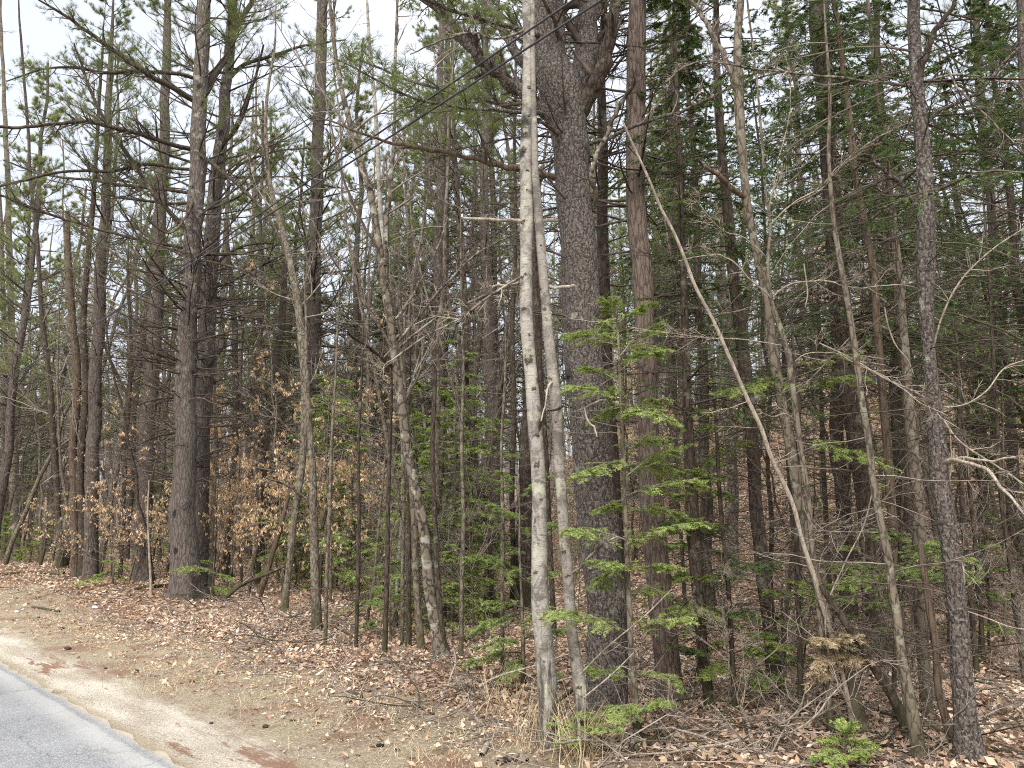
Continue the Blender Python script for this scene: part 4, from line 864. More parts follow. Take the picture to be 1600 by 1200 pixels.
tree('hardwood_tree', 'tree', 'light grey slightly curved stem crossing in front of the thick dark hemlock', 'greyr',
     [(1436, 1184, 22), (1426, 1120, 19), (1418, 1070, 17), (1411, 1036, 15), (1403, 970, 14), (1396, 925, 14), (1387, 867, 13), (1376, 815, 12), (1367, 771, 11), (1357, 687, 10), (1345, 619, 10), (1334, 535, 9), (1323, 467, 9), (1311, 400, 8), (1302, 330, 7), (1296, 250, 6), (1298, 150, 5), (1290, 50, 4)],
     'pole', dict(n=30, ml=.9, h0=1.0), 1, S=12, flare=.15, twm='twigg')
tree('conifer_tree', 'conifer', 'slim reddish brown barked stem rising right of the thick dark hemlock', 'rot',
     [(1412, 1060, 14), (1405, 950, 13), (1398, 850, 13), (1388, 740, 13), (1378, 620, 12), (1370, 520, 12), (1363, 417, 11), (1357, 380, 11), (1348, 330, 10), (1337, 270, 10), (1330, 202, 9), (1320, 135, 9), (1312, 50, 8), (1304, 0, 8)],
     'hem', dict(h0=3.8, n=50, ml=1.2, dead=50, k1=8, k2=3), 2, S=12)
tree('hardwood_tree', 'tree', 'pinkish slender stem between reddish brown barked stem and the dark plated right tree', 'red',
     [(1432, 1010, 12), (1428, 900, 11), (1422, 780, 11), (1416, 660, 11), (1408, 560, 10), (1401, 460, 9), (1396, 380, 9), (1388, 260, 7), (1368, 130, 6), (1356, 0, 5)], 'bare', dict(n=12, ml=1.6, h0=3), 1, S=10)
tree('conifer_tree', 'conifer', 'plated purple brown trunk at right with pale lichen and a dark upswept limb', 'scaly',
     [(1513, 1184, 42), (1508, 1130, 34), (1503, 1070, 30), (1498, 1010, 28), (1495, 969, 27), (1491, 930, 27), (1487, 890, 26), (1480, 830, 27), (1472, 780, 29), (1466, 737, 27), (1463, 690, 26), (1459, 640, 22), (1455, 590, 19), (1451, 545, 18), (1448, 500, 20), (1447, 450, 23), (1448, 400, 26), (1448, 337, 25), (1446, 280, 24), (1443, 230, 22), (1438, 180, 20), (1434, 140, 21), (1432, 90, 20), (1430, 40, 18), (1430, 0, 17)],
     'hem', dict(h0=3.6, n=50, ml=1.5, dead=50, k1=9, k2=4), 4, S=26, knots=14, rough=.06, flare=.12, limbs=[
     ([(1434, 142, 11), (1436, 120, 10), (1441, 98, 10), (1450, 75, 9), (1458, 55, 9), (1470, 38, 8), (1482, 20, 7), (1494, 0, 6), (1510, -30, 5)], -.3, dict(tw=3, mat='dark')),
     ([(1446, 195, 6), (1462, 178, 6), (1480, 168, 6), (1505, 156, 6), (1532, 145, 5), (1550, 122, 5), (1568, 98, 5), (1600, 66, 4), (1640, 30, 3)], -.4, dict(tw=7)),
     ([(1440, 140, 4), (1460, 124, 4), (1482, 118, 4), (1530, 120, 4), (1560, 125, 4), (1586, 132, 3), (1620, 160, 2)], -.4, dict(tw=7, mat='spot', tm='twigg')),
     ([(1428, 138, 5), (1400, 132, 5), (1364, 128, 4), (1313, 123, 4), (1270, 118, 3), (1229, 113, 3), (1161, 105, 3), (1110, 96, 2)], -.5, dict(tw=9, mat='spot', tm='twigg')),
     ([(1437, 330, 7), (1420, 305, 7), (1405, 285, 7), (1385, 270, 6), (1368, 258, 6), (1364, 240, 4)], -.2, dict(tw=4)),
     ([(1436, 150, 3), (1470, 110, 3), (1500, 140, 3), (1550, 190, 3), (1600, 240, 2)], -.6, dict(tw=7, mat='spot', tm='twigg')),
     ([(1476, 722, 9), (1488, 718, 8), (1502, 722, 6), (1530, 728, 6), (1552, 745, 6), (1570, 768, 5), (1590, 792, 4), (1620, 820, 3)], -.9, dict(tw=4, mat='dead', tm='twigp')),
     ([(1476, 724, 6), (1500, 716, 5), (1540, 720, 4), (1600, 712, 3)], -.4, dict(tw=4, mat='dead', tm='twigp')),
     ])
tree('hardwood_tree', 'tree', 'grey thin trunk close behind and left of the plated right trunk', 'greyr',
     [(1448, 1122, 18), (1444, 1040, 18), (1439, 969, 19), (1436, 900, 20), (1434, 817, 20), (1428, 720, 18), (1420, 620, 15), (1412, 520, 12), (1404, 420, 9)], 'pole', dict(n=34, ml=.9), 1, S=12)
tree('dead_tree', 'dead tree', 'rotten brown stem leaning against the plated right trunk', 'rot',
     [(1490, 1166, 14), (1480, 1125, 13), (1468, 1087, 12), (1462, 1019, 12), (1452, 955, 12), (1444, 900, 10), (1438, 850, 8)], 'pole', dict(n=10, ml=.6), 0, S=10, flare=.1)
tree('leaning_trunk', 'dead tree', 'dark mossy trunk leaning steeply left beside the light grey curved stem', 'dark',
     [(1420, 1156, 19), (1408, 1120, 16), (1396, 1092, 15), (1380, 1065, 14), (1364, 1040, 13), (1348, 1010, 12), (1330, 985, 12), (1314, 960, 11), (1296, 935, 10), (1284, 915, 8)], 'pole', dict(n=12, ml=.7), 0, S=10, flare=.1)
tree('conifer_tree', 'conifer', 'greenish grey trunk behind fir boughs left of the dark bare trunk', 'dark',
     [(1108, 1106, 14), (1103, 1060, 15), (1096, 1000, 17), (1092, 935, 20), (1086, 870, 22), (1082, 817, 22), (1078, 740, 18), (1074, 640, 14), (1070, 500, 12), (1066, 400, 10), (1062, 280, 9), (1058, 150, 7)],
     'hem', dict(h0=2.4, n=70, ml=1.3, dead=60, k1=9, k2=3), 2, S=14, sprays=[
     ((1092, 900), (1198, 882), -.6), ((1096, 960), (1168, 962), -.5), ((1090, 830), (1045, 815), -.4), ((1100, 1030), (1060, 1010), -.3), ((1086, 850), (1130, 820), .2)], sprayfm='firm')
tree('fir_sapling', 'fir', 'black stemmed young fir with bright flat boughs left of the dark bare trunk', 'dark',
     [(1148, 1106, 9), (1143, 1010, 8), (1138, 918, 8), (1132, 850, 7), (1127, 800, 7), (1121, 720, 6), (1117, 640, 5), (1112, 560, 4)],
     'pole', dict(n=36, ml=.8, h0=.3), 0, S=8, sprays=[
     ((1144, 1022), (1216, 1008), -.3), ((1142, 1000), (1096, 1018), .1), ((1143, 1035), (1096, 1058), -.2), ((1140, 960), (1060, 955), -.4), ((1136, 900), (1062, 905), .1),
     ((1120, 720), (1160, 690), .2), ((1117, 650), (1080, 640), .2), ((1146, 1060), (1190, 1072), -.1), ((1130, 830), (1060, 810), -.2), ((1124, 760), (1085, 735), -.3)])
tree('sapling', 'sapling', 'dead dry sapling with yellow brown withered needles amid the right thicket', 'dark',
     [(1330, 1150, 6), (1322, 1080, 6), (1312, 1020, 5), (1300, 960, 4)], 'pole', dict(n=24, ml=.5), 0, S=8, sprays=[
     ((1320, 1015), (1270, 1040), -.2), ((1320, 1020), (1345, 1030), -.2), ((1316, 1010), (1288, 1000), -.3), ((1316, 1030), (1275, 1062), -.1), ((1316, 1000), (1335, 995), -.3)], sprayfm='straw')
tree('fir_sapling', 'fir', 'thin fir whose single bright boughs reach out before the grey forked maple', 'dark',
     [(1252, 1120, 9), (1250, 1000, 9), (1246, 880, 8), (1243, 760, 8), (1248, 680, 7), (1246, 610, 6), (1240, 540, 5), (1236, 480, 4)], 'pole', dict(n=30, ml=.8), 0, S=8, sprays=[
     ((1246, 606), (1142, 612), -.6, dict(wid=.34)), ((1250, 690), (1378, 728), -.7, dict(wid=.3)), ((1243, 575), (1340, 556), -.3, dict(wid=.4)), ((1250, 600), (1345, 590), .1),
     ((1252, 930), (1330, 915), -.2), ((1252, 900), (1280, 935), -.3), ((1252, 1020), (1216, 1010), .1)])
tree('fir_sapling', 'fir', 'bluish green young fir whose boughs cross the plated right trunk', 'dark',
     [(1398, 1130, 7), (1400, 1000, 7), (1404, 900, 6), (1408, 820, 5), (1412, 740, 4)], 'pole', dict(n=26, ml=.8), 0, S=8, sprays=[
     ((1406, 870), (1500, 872), -.6), ((1404, 905), (1498, 900), -.8), ((1405, 905), (1330, 908), -.3), ((1407, 850), (1375, 830), -.2), ((1402, 925), (1370, 945), -.2), ((1408, 860), (1470, 850), .2), ((1406, 885), (1440, 895), -.5)], sprayfm='firm')
for pts, lab in [
    ([(1601, 1070, 8), (1592, 990, 8), (1583, 918, 8), (1575, 860, 7), (1566, 800, 7), (1560, 700, 6), (1552, 560, 5), (1545, 420, 4)], 'thin black stem, rightmost one in front of the leafy slope'),
    ([(1527, 1058, 9), (1520, 980, 8), (1513, 900, 8), (1505, 800, 8), (1500, 700, 7), (1496, 560, 5)], 'thin black stem just right of the plated trunk, the closer of two'),
    ([(1537, 1038, 7), (1532, 950, 7), (1524, 860, 6), (1516, 780, 6), (1506, 680, 5)], 'thin black stem just right of the plated trunk, the farther of two'),
    ([(1546, 1020, 4), (1545, 930, 4), (1540, 860, 3), (1536, 800, 3)], 'whip-thin dark sapling on the leafy slope right of the plated trunk'),
    ([(1252, 1000, 13), (1246, 900, 13), (1240, 820, 12), (1233, 720, 11), (1228, 600, 9)], 'mossy dark stem behind the grey forked maple'),
    ([(1326, 960, 8), (1322, 870, 8), (1318, 780, 8), (1314, 660, 7), (1310, 560, 6)], 'thin dark pole just left of the thick dark hemlock'),
    ([(1298, 930, 8), (1292, 850, 8), (1288, 760, 8), (1284, 640, 7), (1280, 500, 5)], 'thin dark pole farther left of the thick dark hemlock'),
    ([(1226, 1060, 8), (1228, 960, 7), (1236, 890, 7), (1244, 800, 6), (1250, 700, 5)], 'dark crooked stem leaning right behind the mossy dark stem'),
    ]:
    tree('sapling', 'sapling', lab, 'dark', pts, 'pole', dict(n=48, ml=1.0), 1, S=8, flare=.12)
tree('pine_tree', 'pine', 'pale distant pine at upper right between plated trunk and the right edge', 'pine',
     [(1590, 800, 14), (1572, 600, 14), (1556, 430, 13), (1549, 337, 12), (1539, 236, 12), (1532, 135, 12), (1526, 40, 10)], 'pine', dict(PINE, cb=7), 3, base=(1600, 905), S=12)
tree('pine_tree', 'pine', 'dark trunk entering at the top right corner of the photo', 'pine',
     [(1640, 700, 20), (1625, 500, 19), (1612, 300, 17), (1600, 120, 15), (1595, 0, 14)], 'hem', dict(h0=2.4, n=150, ml=2.4, dead=50, k1=12, k2=4, nd=(.028, .0085, 26)), 3, base=(1662, 1010), S=14)
tree('hardwood_tree', 'tree', 'lichen grey trunk behind the leaning dead pole, right of the reddish trunk', 'spot',
     [(1148, 905, 18), (1144, 760, 17), (1138, 640, 17), (1134, 520, 17), (1127, 440, 16), (1124, 340, 12), (1124, 236, 10), (1118, 100, 7)], 'bare', dict(n=14, ml=2.0, h0=4), 2, S=12)

# ------------------------------------------------------------------ trees deeper in the wood: prototypes and copies
random.seed(7)
def zone(px, Y):
    z = [(0, 'beyond the leftmost stems'), (60, 'behind the leftmost pair of stems'), (130, 'behind the broken peeling stem'), (190, 'behind the slim third pine'), (250, 'behind the straight left pine'), (330, 'behind the twin pines'),
         (400, 'behind the black snag'), (460, 'behind the rotten leaning stem'), (530, 'behind the brush pile'), (600, 'behind the row of dark saplings'), (670, 'behind the smooth grey stem'),
         (760, 'behind the spotted birch'), (820, 'left of the two pale birches'), (880, 'behind the two pale birches'), (980, 'behind the forked pine'), (1060, 'behind the reddish trunk'), (1140, 'right of the reddish trunk'), (1230, 'behind the leaning dead pole'),
         (1300, 'behind the forked maple'), (1400, 'behind the thick dark hemlock'), (1470, 'behind the plated right trunk'), (1560, 'right of the plated trunk'), (9999, 'beyond the rightmost black stem')]
    return next(t for a, t in z if px < a)
def dist(Y): return 'close in' if Y < 11.5 else 'set back' if Y < 15 else 'midway back' if Y < 20 else 'well back' if Y < 26 else 'far back' if Y < 38 else 'deepest'
def proto(name, cat, kind, opt, Hh, r0, mat, seed, S=6, lean=.05, r1f=.25, cst=1):
    r = rng_(seed); root = empty(name, (0, 0, 0), '', cat)
    K = 14; t = np.linspace(0, 1, K); ph = r.uniform(0, 6, 2)
    P = np.stack([lean * Hh * (np.sin(t * 2.5 + ph[0]) - np.sin(ph[0])) * .6, lean * Hh * (np.sin(t * 2.2 + ph[1]) - np.sin(ph[1])) * .6, -.2 + t * (Hh + .2)], -1)
    P[:, :2] += r.normal(0, .012 * Hh ** .5, (K, 2)) * (t[:, None] > 0) * cst
    R = r0 * (1 - t * (1 - r1f)); R[0] *= 1.3
    mb = MB(); mb.tubes(P, R, S, a=.5); mb.build('trunk', M[mat], root)
    tw, fo, fm, tm = crown_parts(kind, P, R, r, opt)
    tw.build('branches', M[tm], root)
    if fo is not None and fo.n: fo.build('foliage', M[fm], root, smooth=False)
    root.location = (0, -400, -50)
    return root
PR = {
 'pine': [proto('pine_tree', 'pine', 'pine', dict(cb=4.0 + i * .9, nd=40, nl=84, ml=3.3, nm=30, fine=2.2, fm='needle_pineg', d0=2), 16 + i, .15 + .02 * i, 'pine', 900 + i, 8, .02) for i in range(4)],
 'bare': [proto('hardwood_tree', 'tree', 'bare', dict(n=15, h0=2.0 + .6 * i, ml=2.4, fine=1.8, tm='twigh'), 10 + i * 1.2, .048 + .013 * i, 'greyr', 920 + i, 6, .09) for i in range(5)],
 'pole': [proto('sapling', 'sapling', 'pole', dict(n=46, ml=1.15, h0=.4, fine=1.4, tm='twig' if i % 2 else 'twigg'), 5 + i * 1.3, .022 + .007 * i, 'dark' if i % 2 else 'greyr', 940 + i, 5, .10) for i in range(5)],
 'hem': [proto('hemlock_tree', 'hemlock', 'hem', dict(h0=2.0 + .6 * i, n=105, ml=1.9, dead=14, k1=10, k2=3, nd=(.042, .0125, 17), fine=1.8), 8.5 + i * 1.5, .08 + .015 * i, 'dark', 960 + i, 6, .02) for i in range(4)],
 'young': [proto('hemlock_sapling', 'young hemlock', 'hem', dict(h0=.25, n=46, ml=1.2, dead=12, k1=9, k2=4, nd=(.032, .0085, 20), fine=1.2, fm='firm' if i % 2 else 'fir', live=.9), 2.3 + .7 * i, .02 + .006 * i, 'dark', 980 + i, 5, .03) for i in range(4)],
 'beech': [proto('beech_sapling', 'beech sapling', 'beech', dict(n=18, h0=.4, ml=1.5, lv=4), 2.6 + .75 * i, .014 + .004 * i, 'greyr', 1000 + i, 5, .06) for i in range(4)],
 'brush': [proto('bare_shrub', 'shrub', 'bare', dict(n=14, h0=.1, ml=1.1, fine=1.0, tm='twigg' if i % 2 else 'twigp', deep=True), 1.5 + .5 * i, .012, 'greyr', 1020 + i, 4, .12) for i in range(4)],
}
used = set()
TXT = {'pine': 'tall green-topped pine', 'bare': 'leafless grey hardwood', 'pole': 'slim twiggy sapling', 'hem': 'dark green hemlock', 'young': 'bushy green young hemlock', 'beech': 'tan-leaved beech sapling', 'brush': 'leafless tangled shrub'}
GRP = {'pine': 'pines in the wood behind', 'bare': 'leafless hardwoods in the wood behind', 'pole': 'twiggy saplings in the understory', 'hem': 'hemlocks in the wood behind', 'young': 'young hemlocks in the understory', 'beech': 'beech saplings with withered leaves', 'brush': 'leafless shrubs of the thicket'}
def place(k, px, Y, s=1.0, i=None):
    x = (px - 800) / F * Y / cp; i = random.randrange(len(PR[k])) if i is None else i
    p = PR[k][i]; lab = '%s %s %s, %s' % (('small', 'slender', 'mid-sized', 'larger', 'tallest')[min(4, int(i + (s > 1)))], TXT[k], dist(Y), zone(px, Y))
    rz = random.uniform(0, 6.28); loc = (x, Y, float(H(x, Y)))
    if (k, i) not in used:
        used.add((k, i)); p.location = loc; p.rotation_euler = (0, 0, rz); p.scale = (s, s, s); p['label'] = lab; p['group'] = GRP[k]; return p
    return copy_thing(p, loc, rz, s, lab, GRP[k])
def scatter(k, n, x0, x1, Y0, Y1, s0=.85, s1=1.2, pw=1.0, umin=3.4):
    c = 0
    while c < n:
        px = random.uniform(x0, x1); Y = Y0 + (Y1 - Y0) * random.random() ** pw; x = (px - 800) / F * Y / cp
        if float(U(x, Y)) < umin: c += .2; continue
        place(k, px, Y, random.uniform(s0, s1)); c += 1
# pines beyond
scatter('pine', 5, -240, 560, 24, 29); scatter('pine', 24, -180, 620, 31, 62)
for px, Y, i in [(20, 30, 0), (-60, 27, 0), (400, 28, 1), (100, 32, 0), (560, 24, 1), (650, 25, 0)]: place('pine', px, Y, 1.0, i)
scatter('pine', 18, 540, 1100, 20, 54)
scatter('pine', 10, 1050, 1750, 28, 54)
# leafless wood
scatter('bare', 84, -200, 560, 20, 62)
scatter('bare', 30, 500, 1100, 19, 55)
scatter('bare', 26, 1000, 1800, 22, 54)
# hemlocks
scatter('hem', 2, 1040, 1260, 17, 30); scatter('hem', 3, 1230, 1480, 17, 32); scatter('hem', 2, 1480, 1720, 16, 30)
scatter('hem', 6, 640, 1000, 20, 36, .7, 1.0); scatter('hem', 6, -60, 500, 24, 40, .6, .9)
for px, Y, s, i in [(1095, 12.5, .95, 2), (1300, 11.0, .95, 3), (1400, 11.6, .9, 3), (1600, 11.0, .95, 2), (1640, 9.5, .9, 3), (1560, 16, .8, 2)]: place('hem', px, Y, s, i)
# understory
scatter('pole', 44, -100, 620, 16, 40); scatter('pole', 44, 520, 1100, 10.5, 34); scatter('pole', 34, 1020, 1700, 11, 36, pw=.8); scatter('pole', 6, 1040, 1650, 8.2, 11.5, .5, .9)
for px, Y, s in [(700, 11.6, 1.0), (668, 12.4, .9), (735, 12.8, .95), (712, 10.2, .55), (512, 15, 1.25), (560, 15.5, .9), (540, 17, 1.0), (500, 19, 1.0), (760, 14, .8), (640, 15, .8), (480, 16, .9), (40, 26, .8), (75, 25, .6), (60, 29, .9), (650, 14.5, 1.2), (715, 15, 1.3), (690, 12.2, 1.1)]: place('young', px, Y, s)
scatter('young', 7, 560, 1000, 15, 30, .6, 1.0); scatter('young', 14, 1000, 1700, 10, 26, .5, 1.0); scatter('young', 8, -60, 500, 20, 34, .7, 1.2)
for px, Y, s in [(350, 16.5, 1), (375, 15.8, 1.0), (400, 17, 1.1), (425, 16, 1.0), (450, 17.5, 1.2), (520, 14.6, 1.05), (545, 15.4, 1.1), (570, 14.2, 1.05), (535, 17, 1.4), (590, 16, 1.1), (180, 18, 1.0), (200, 19.5, 1.1), (160, 19, .9), (250, 19, .9), (500, 17.5, 1.2), (480, 18, 1.1), (120, 20, .9), (360, 19, 1.3), (330, 18.5, 1.2), (415, 19.5, 1.3), (1500, 17, 1.0), (1560, 19, 1.0), (1590, 16, .9), (1240, 20, 1.0)]: place('beech', px, Y, s)
scatter('beech', 18, 300, 620, 15, 26, 1.0, 1.5); scatter('beech', 44, 900, 1700, 16, 36, 1.0, 1.5)
scatter('brush', 8, 1020, 1620, 7, 11, .6, .9, umin=2.6); scatter('brush', 7, 1000, 1640, 5.6, 7.4, .35, .55, umin=2.4); scatter('brush', 16, 560, 1000, 9.5, 18, .7, 1.2, umin=3.4)
scatter('brush', 16, -60, 560, 15, 28, .8, 1.4); scatter('brush', 16, 900, 1650, 12, 28, .9, 1.5)

# ---- far wood reading as one mass
def far_woods():
    r = rng_(77); st, fo = MB(), MB()
    N = 1300; Y = 48 + 75 * r.random(N) ** .8; px = r.uniform(-260, 1860, N); x = (px - 800) / F * Y
    keep = U(x, Y) > 5; x, Y = x[keep], Y[keep]; N = len(x); z = H(x, Y)
    hh = r.uniform(7, 16, N)
    P, R = walk(r, np.stack([x, Y, z - .2], -1), np.stack([r.normal(0, .04, N), r.normal(0, .04, N), np.ones(N)], -1), hh, r.uniform(.05, .16, N), .02, 8, .02)
    st.tubes(P, R, 4, rng=r)
    a, b_ = kids(r, P, R, 9, .25, 1, .3, .9, .22, 5, .12, 0, .2, .5, .009); st.tubes(a, b_, 3, rng=r)
    a2, b2 = kids(r, a, b_, 4, .2, 1, .3, .9, .5, 4, .14, 0, .1, .6, .006); st.tubes(a2, b2, 3, rng=r)
    tag(st.build('distant_wood', M['farw']), kind='stuff')
    N = 260; Y = 50 + 65 * r.random(N); px = r.uniform(-260, 1860, N); x = (px - 800) / F * Y; keep = U(x, Y) > 5; x, Y = x[keep], Y[keep]; N = len(x); z = H(x, Y)
    hh = r.uniform(12, 19, N)
    P, R = walk(r, np.stack([x, Y, z - .2], -1), np.tile([0, 0, 1.], (N, 1)), hh, .16, .03, 8, .01); tk = MB(); tk.tubes(P, R, 4, rng=r)
    a, b_ = kids(r, P, R, 34, .4, 1, 1.1, 1.6, .22, 5, .1, .3, .1, .4, .012); tk.tubes(a, b_, 3, rng=r)
    a2, b2 = kids(r, a, b_, 4, .2, 1, .5, 1, .45, 3, .1, .5, .1, .4, .012)
    needles(fo, r, a2, 10, .2, .03, False, .3, 1.1, .1)
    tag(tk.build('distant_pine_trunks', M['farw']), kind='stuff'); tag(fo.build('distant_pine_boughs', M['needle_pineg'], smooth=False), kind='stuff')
far_woods()

# ------------------------------------------------------------------ litter, grass, sticks
def wedge(r, n, d0, d1, pw=1.0, spread=.80, umin=.6):
    d = d0 + (d1 - d0) * r.random(n) ** pw; a = r.uniform(-spread, spread, n)
    x, y = d * a, d; k = U(x, y) > umin; return x[k], y[k]
def litter():
    r = rng_(5); mb = MB()
    for n, d0, d1, s, pw in ((75000, 3.8, 12, 1.0, .7), (95000, 10, 26, 1.3, .75), (45000, 24, 48, 2.1, .7)):
        x, y = wedge(r, n, d0, d1, pw, .86)
        u = U(x, y); dens = sst(.9, 2.7, u + .9 * fbm(x * .9, y * .9, 1, 3)) * (.35 + .65 * sst(-.5, .35, fbm(x * 1.7, y * 1.7, 8, 3))) + .42 * sst(.6, 1.2, u + .3 * fbm(x * 3, y * 3))
        k = r.random(len(x)) < dens; x, y = x[k], y[k]; m = len(x)
        d = np.stack([r.normal(0, 1, m), r.normal(0, 1, m), r.normal(0, .28, m)], -1); d = nrm(d)
        L = r.uniform(.03, .08, m) * s * np.where((U(x, y) < 2.2) & (r.random(m) < .85), .42, 1)
        # leaf lying nearly flat: use a mostly vertical normal
        up = nrm(np.stack([r.normal(0, .38, m), r.normal(0, .38, m), np.ones(m)], -1)); side = nrm(np.cross(d, up)); nn = np.cross(side, d)
        Wd = L * r.uniform(.4, .75, m); p = np.stack([x, y, H(x, y) + r.uniform(.003, .03, m)], -1)
        cu = r.uniform(-.15, .45, (m, 1)) * L[:, None]; fold = r.uniform(-.1, .45, (m, 1)) * Wd[:, None]
        mid = p + d * L[:, None] * .5; tip = p + d * L[:, None] + nn * cu
        V = np.stack([p, mid - side * Wd[:, None] / 2 + nn * fold, mid, mid + side * Wd[:, None] / 2 + nn * fold, tip], 1)
        o = np.arange(m)[:, None] * 5
        Fc = np.concatenate([o + np.array([0, 1, 2]), o + np.array([0, 2, 3]), o + np.array([1, 4, 2]), o + np.array([2, 4, 3])])
        mb.add(V, Fc, np.repeat(r.random(m), 5))
    tag(mb.build('fallen_leaves', M['litter'], smooth=False), kind='stuff')
litter()
def blades(name, mat, x, y, h, wd, lean, seed, seg=4, top=0):
    r = rng_(seed); n = len(x); mb = MB()
    d = np.stack([r.normal(0, lean, n), r.normal(0, lean, n), np.ones(n)], -1)
    P, R = walk(r, np.stack([x, y, H(x, y) - .01], -1), d, h, wd / 2, wd * .15, seg, .16, -.25)
    sd = nrm(np.stack([r.normal(0, 1, n), r.normal(0, 1, n), np.zeros(n)], -1))[:, None] * R[..., None]
    V = np.stack([P - sd, P + sd], 2); o = np.arange(n)[:, None, None] * seg * 2; k = np.arange(seg - 1)[None, :, None] * 2
    Fc = (o + k + np.array([0, 1, 3, 2])).reshape(-1, 4); mb.add(V, Fc, np.repeat(r.random(n), seg * 2))
    return mb.build(name, M[mat], smooth=False)
r = rng_(31)
x, y = wedge(r, 200000, 3.8, 17, .8, .86, .5); u = U(x, y)
k = (r.random(len(x)) < sst(.6, 1.1, u + .3 * fbm(x * 2, y * 2)) * (1 - sst(1.7, 3.1, u + .5 * fbm(x, y, 4))) * (.25 + .75 * sst(-.3, .4, fbm(x * 1.6, y * 1.6, 9, 3))))
tag(blades('dry_verge_grass', 'straw', x[k], y[k], r.uniform(.02, .09, k.sum()) * r.uniform(.7, 2.0, k.sum()), .0042, 1.0, 32), kind='stuff')
x, y = wedge(r, 9000, 4, 12, .8, .86, .8); u = U(x, y); k = (u < 2.4) & (fbm(x * 1.3, y * 1.3, 21, 3) > .62)
tag(blades('green_verge_grass', 'green', x[k], y[k], r.uniform(.02, .06, k.sum()), .004, .6, 33), kind='stuff')
def tuft(px, py, n, rad, h0, h1, lab, mat='straw', wd=.005):
    g = ground(px, py); rr = rng_(int(px * 7 + py)); a = rr.normal(0, rad, (n, 2))
    o = blades('grass_tuft', mat, g[0] + a[:, 0], g[1] + a[:, 1], rr.uniform(h0, h1, n), wd, .33, int(px)); 
    tag(o, lab, 'grass tuft', 'tufts of tall dry grass', 'stuff')
tuft(905, 1192, 90, .07, .25, .55, 'tall straw coloured grass tuft in front of the second pale birch')
tuft(838, 1168, 90, .14, .2, .5, 'dry grass tuft at the left foot of the front pale birch')
tuft(800, 1125, 60, .15, .2, .5, 'dry grass tuft left of the front pale birch, farther from its foot')
tuft(770, 1095, 50, .2, .15, .4, 'thin dry grass tuft in the brush left of the pale birches')
tuft(250, 1080, 60, .18, .08, .2, 'low dry grass tuft on the verge below the twin pines')
tuft(600, 1110, 60, .2, .08, .2, 'low dry grass tuft on the verge below the row of saplings')
tuft(470, 1085, 60, .2, .07, .18, 'low dry grass tuft on the verge below the brush pile')

# loose twigs and debris of the forest edge, uncountable
def twiglitter():
    r = rng_(55); mb = MB()
    for n, d0, d1 in ((2600, 4.6, 12), (2200, 11, 28)):
        x, y = wedge(r, n, d0, d1, .9, .86, 1.6); m = len(x)
        d = np.stack([r.normal(0, 1, m), r.normal(0, 1, m), r.normal(.08, .14, m)], -1); L = r.uniform(.12, .9, m) * (1 + (r.random(m) < .1))
        P, R = walk(r, np.stack([x, y, H(x, y) + .015], -1), d, L, r.uniform(.002, .007, m), .0015, 6, .16, -.1)
        P[..., 2] = np.maximum(P[..., 2], H(P[..., 0], P[..., 1]) + .006); mb.tubes(P, R, 4, rng=r)
        a, b_ = kids(r, P, R, 2, .2, .95, .4, 1, .5, 4, .15, .4, .1, .6, .0013); mb.tubes(a, b_, 3, rng=r)
    tag(mb.build('twig_litter', M['twigg']), kind='stuff')
twiglitter()
def stick(pts, lab, mat='dead', cat='fallen branch', lift=.02, dz=None, tw=4, name='fallen_branch', grp=None, tm='twigg'):
    SEED[0] += 1; r = rng_(SEED[0]); A = []
    for i, q in enumerate(pts):
        g = ground(q[0], q[1] + (q[3] if len(q) > 3 else 0)); p = at(q[0], q[1], g[1]); rad = q[2] / 2 * depth(g) / F
        A.append([p[0], p[1], max(p[2], g[2] + rad * .7), rad])
    A = np.array(A); root = empty(name, [A[0, 0], A[0, 1], A[0, 2]], lab, cat, grp); A[:, :3] -= A[0, :3].copy()
    C = catmull(A, 5 * len(A)); mb = MB(); mb.tubes(C[:, :3], np.maximum(C[:, 3], .002), 8, a=r.random(), disp=(1 + .15 * vnoise(np.arange(len(C))[:, None] * .8, np.arange(8)[None] * 1.3, SEED[0]))[None]); mb.build('stem', M[mat], root)
    if tw:
        m = MB(); m.tubes(C[:, :3], C[:, 3] * .4, 3, a=.5); a, b_ = kids(r, C[None, :, :3], C[None, :, 3], tw, .2, .98, .4, 1.0, .3, 6, .14, .2, .15, .6, .002); m.tubes(a, b_, 4, rng=r)
        a2, b2 = kids(r, a, b_, 4, .2, .98, .4, 1.0, .45, 4, .14, .2, .05, .6, .0014); m.tubes(a2, b2, 3, rng=r); m.build('twigs', M[tm], root)
    return root
stick([(618, 1064, 4), (660, 1066, 4), (710, 1065, 4), (765, 1064, 3)], 'straight pale fallen branch in front of the spotted birch')
stick([(345, 940, 7, 4), (375, 915, 6, 25), (410, 900, 5, 40), (450, 882, 4, 55)], 'dark fallen branch propped up right of the twin pines', 'dark')
stick([(210, 922, 4), (240, 918, 5), (285, 915, 4)], 'short dark branch on the ground between the left pines', 'dark')
stick([(50, 950, 4), (70, 953, 4), (93, 957, 3)], 'small dark stick lying on the verge at far left', 'dark', tw=0)
stick([(440, 960, 5), (470, 970, 5), (500, 990, 5), (520, 1002, 3)], 'pale stick poking from the brush pile by the thin straight stem', 'dead')
stick([(636, 1098, 5), (655, 1107, 5), (678, 1118, 4)], 'dark stub of branch lying on the verge below the spotted birch', 'dark', tw=1)
stick([(545, 1082, 5), (565, 1092, 5), (540, 1100, 4)], 'bent brown stick at the edge of leaf litter', 'dark', tw=2)
stick([(718, 1075, 5), (735, 1110, 5), (760, 1135, 4), (800, 1140, 3)], 'curved grey branch left of the front pale birch', 'dead')
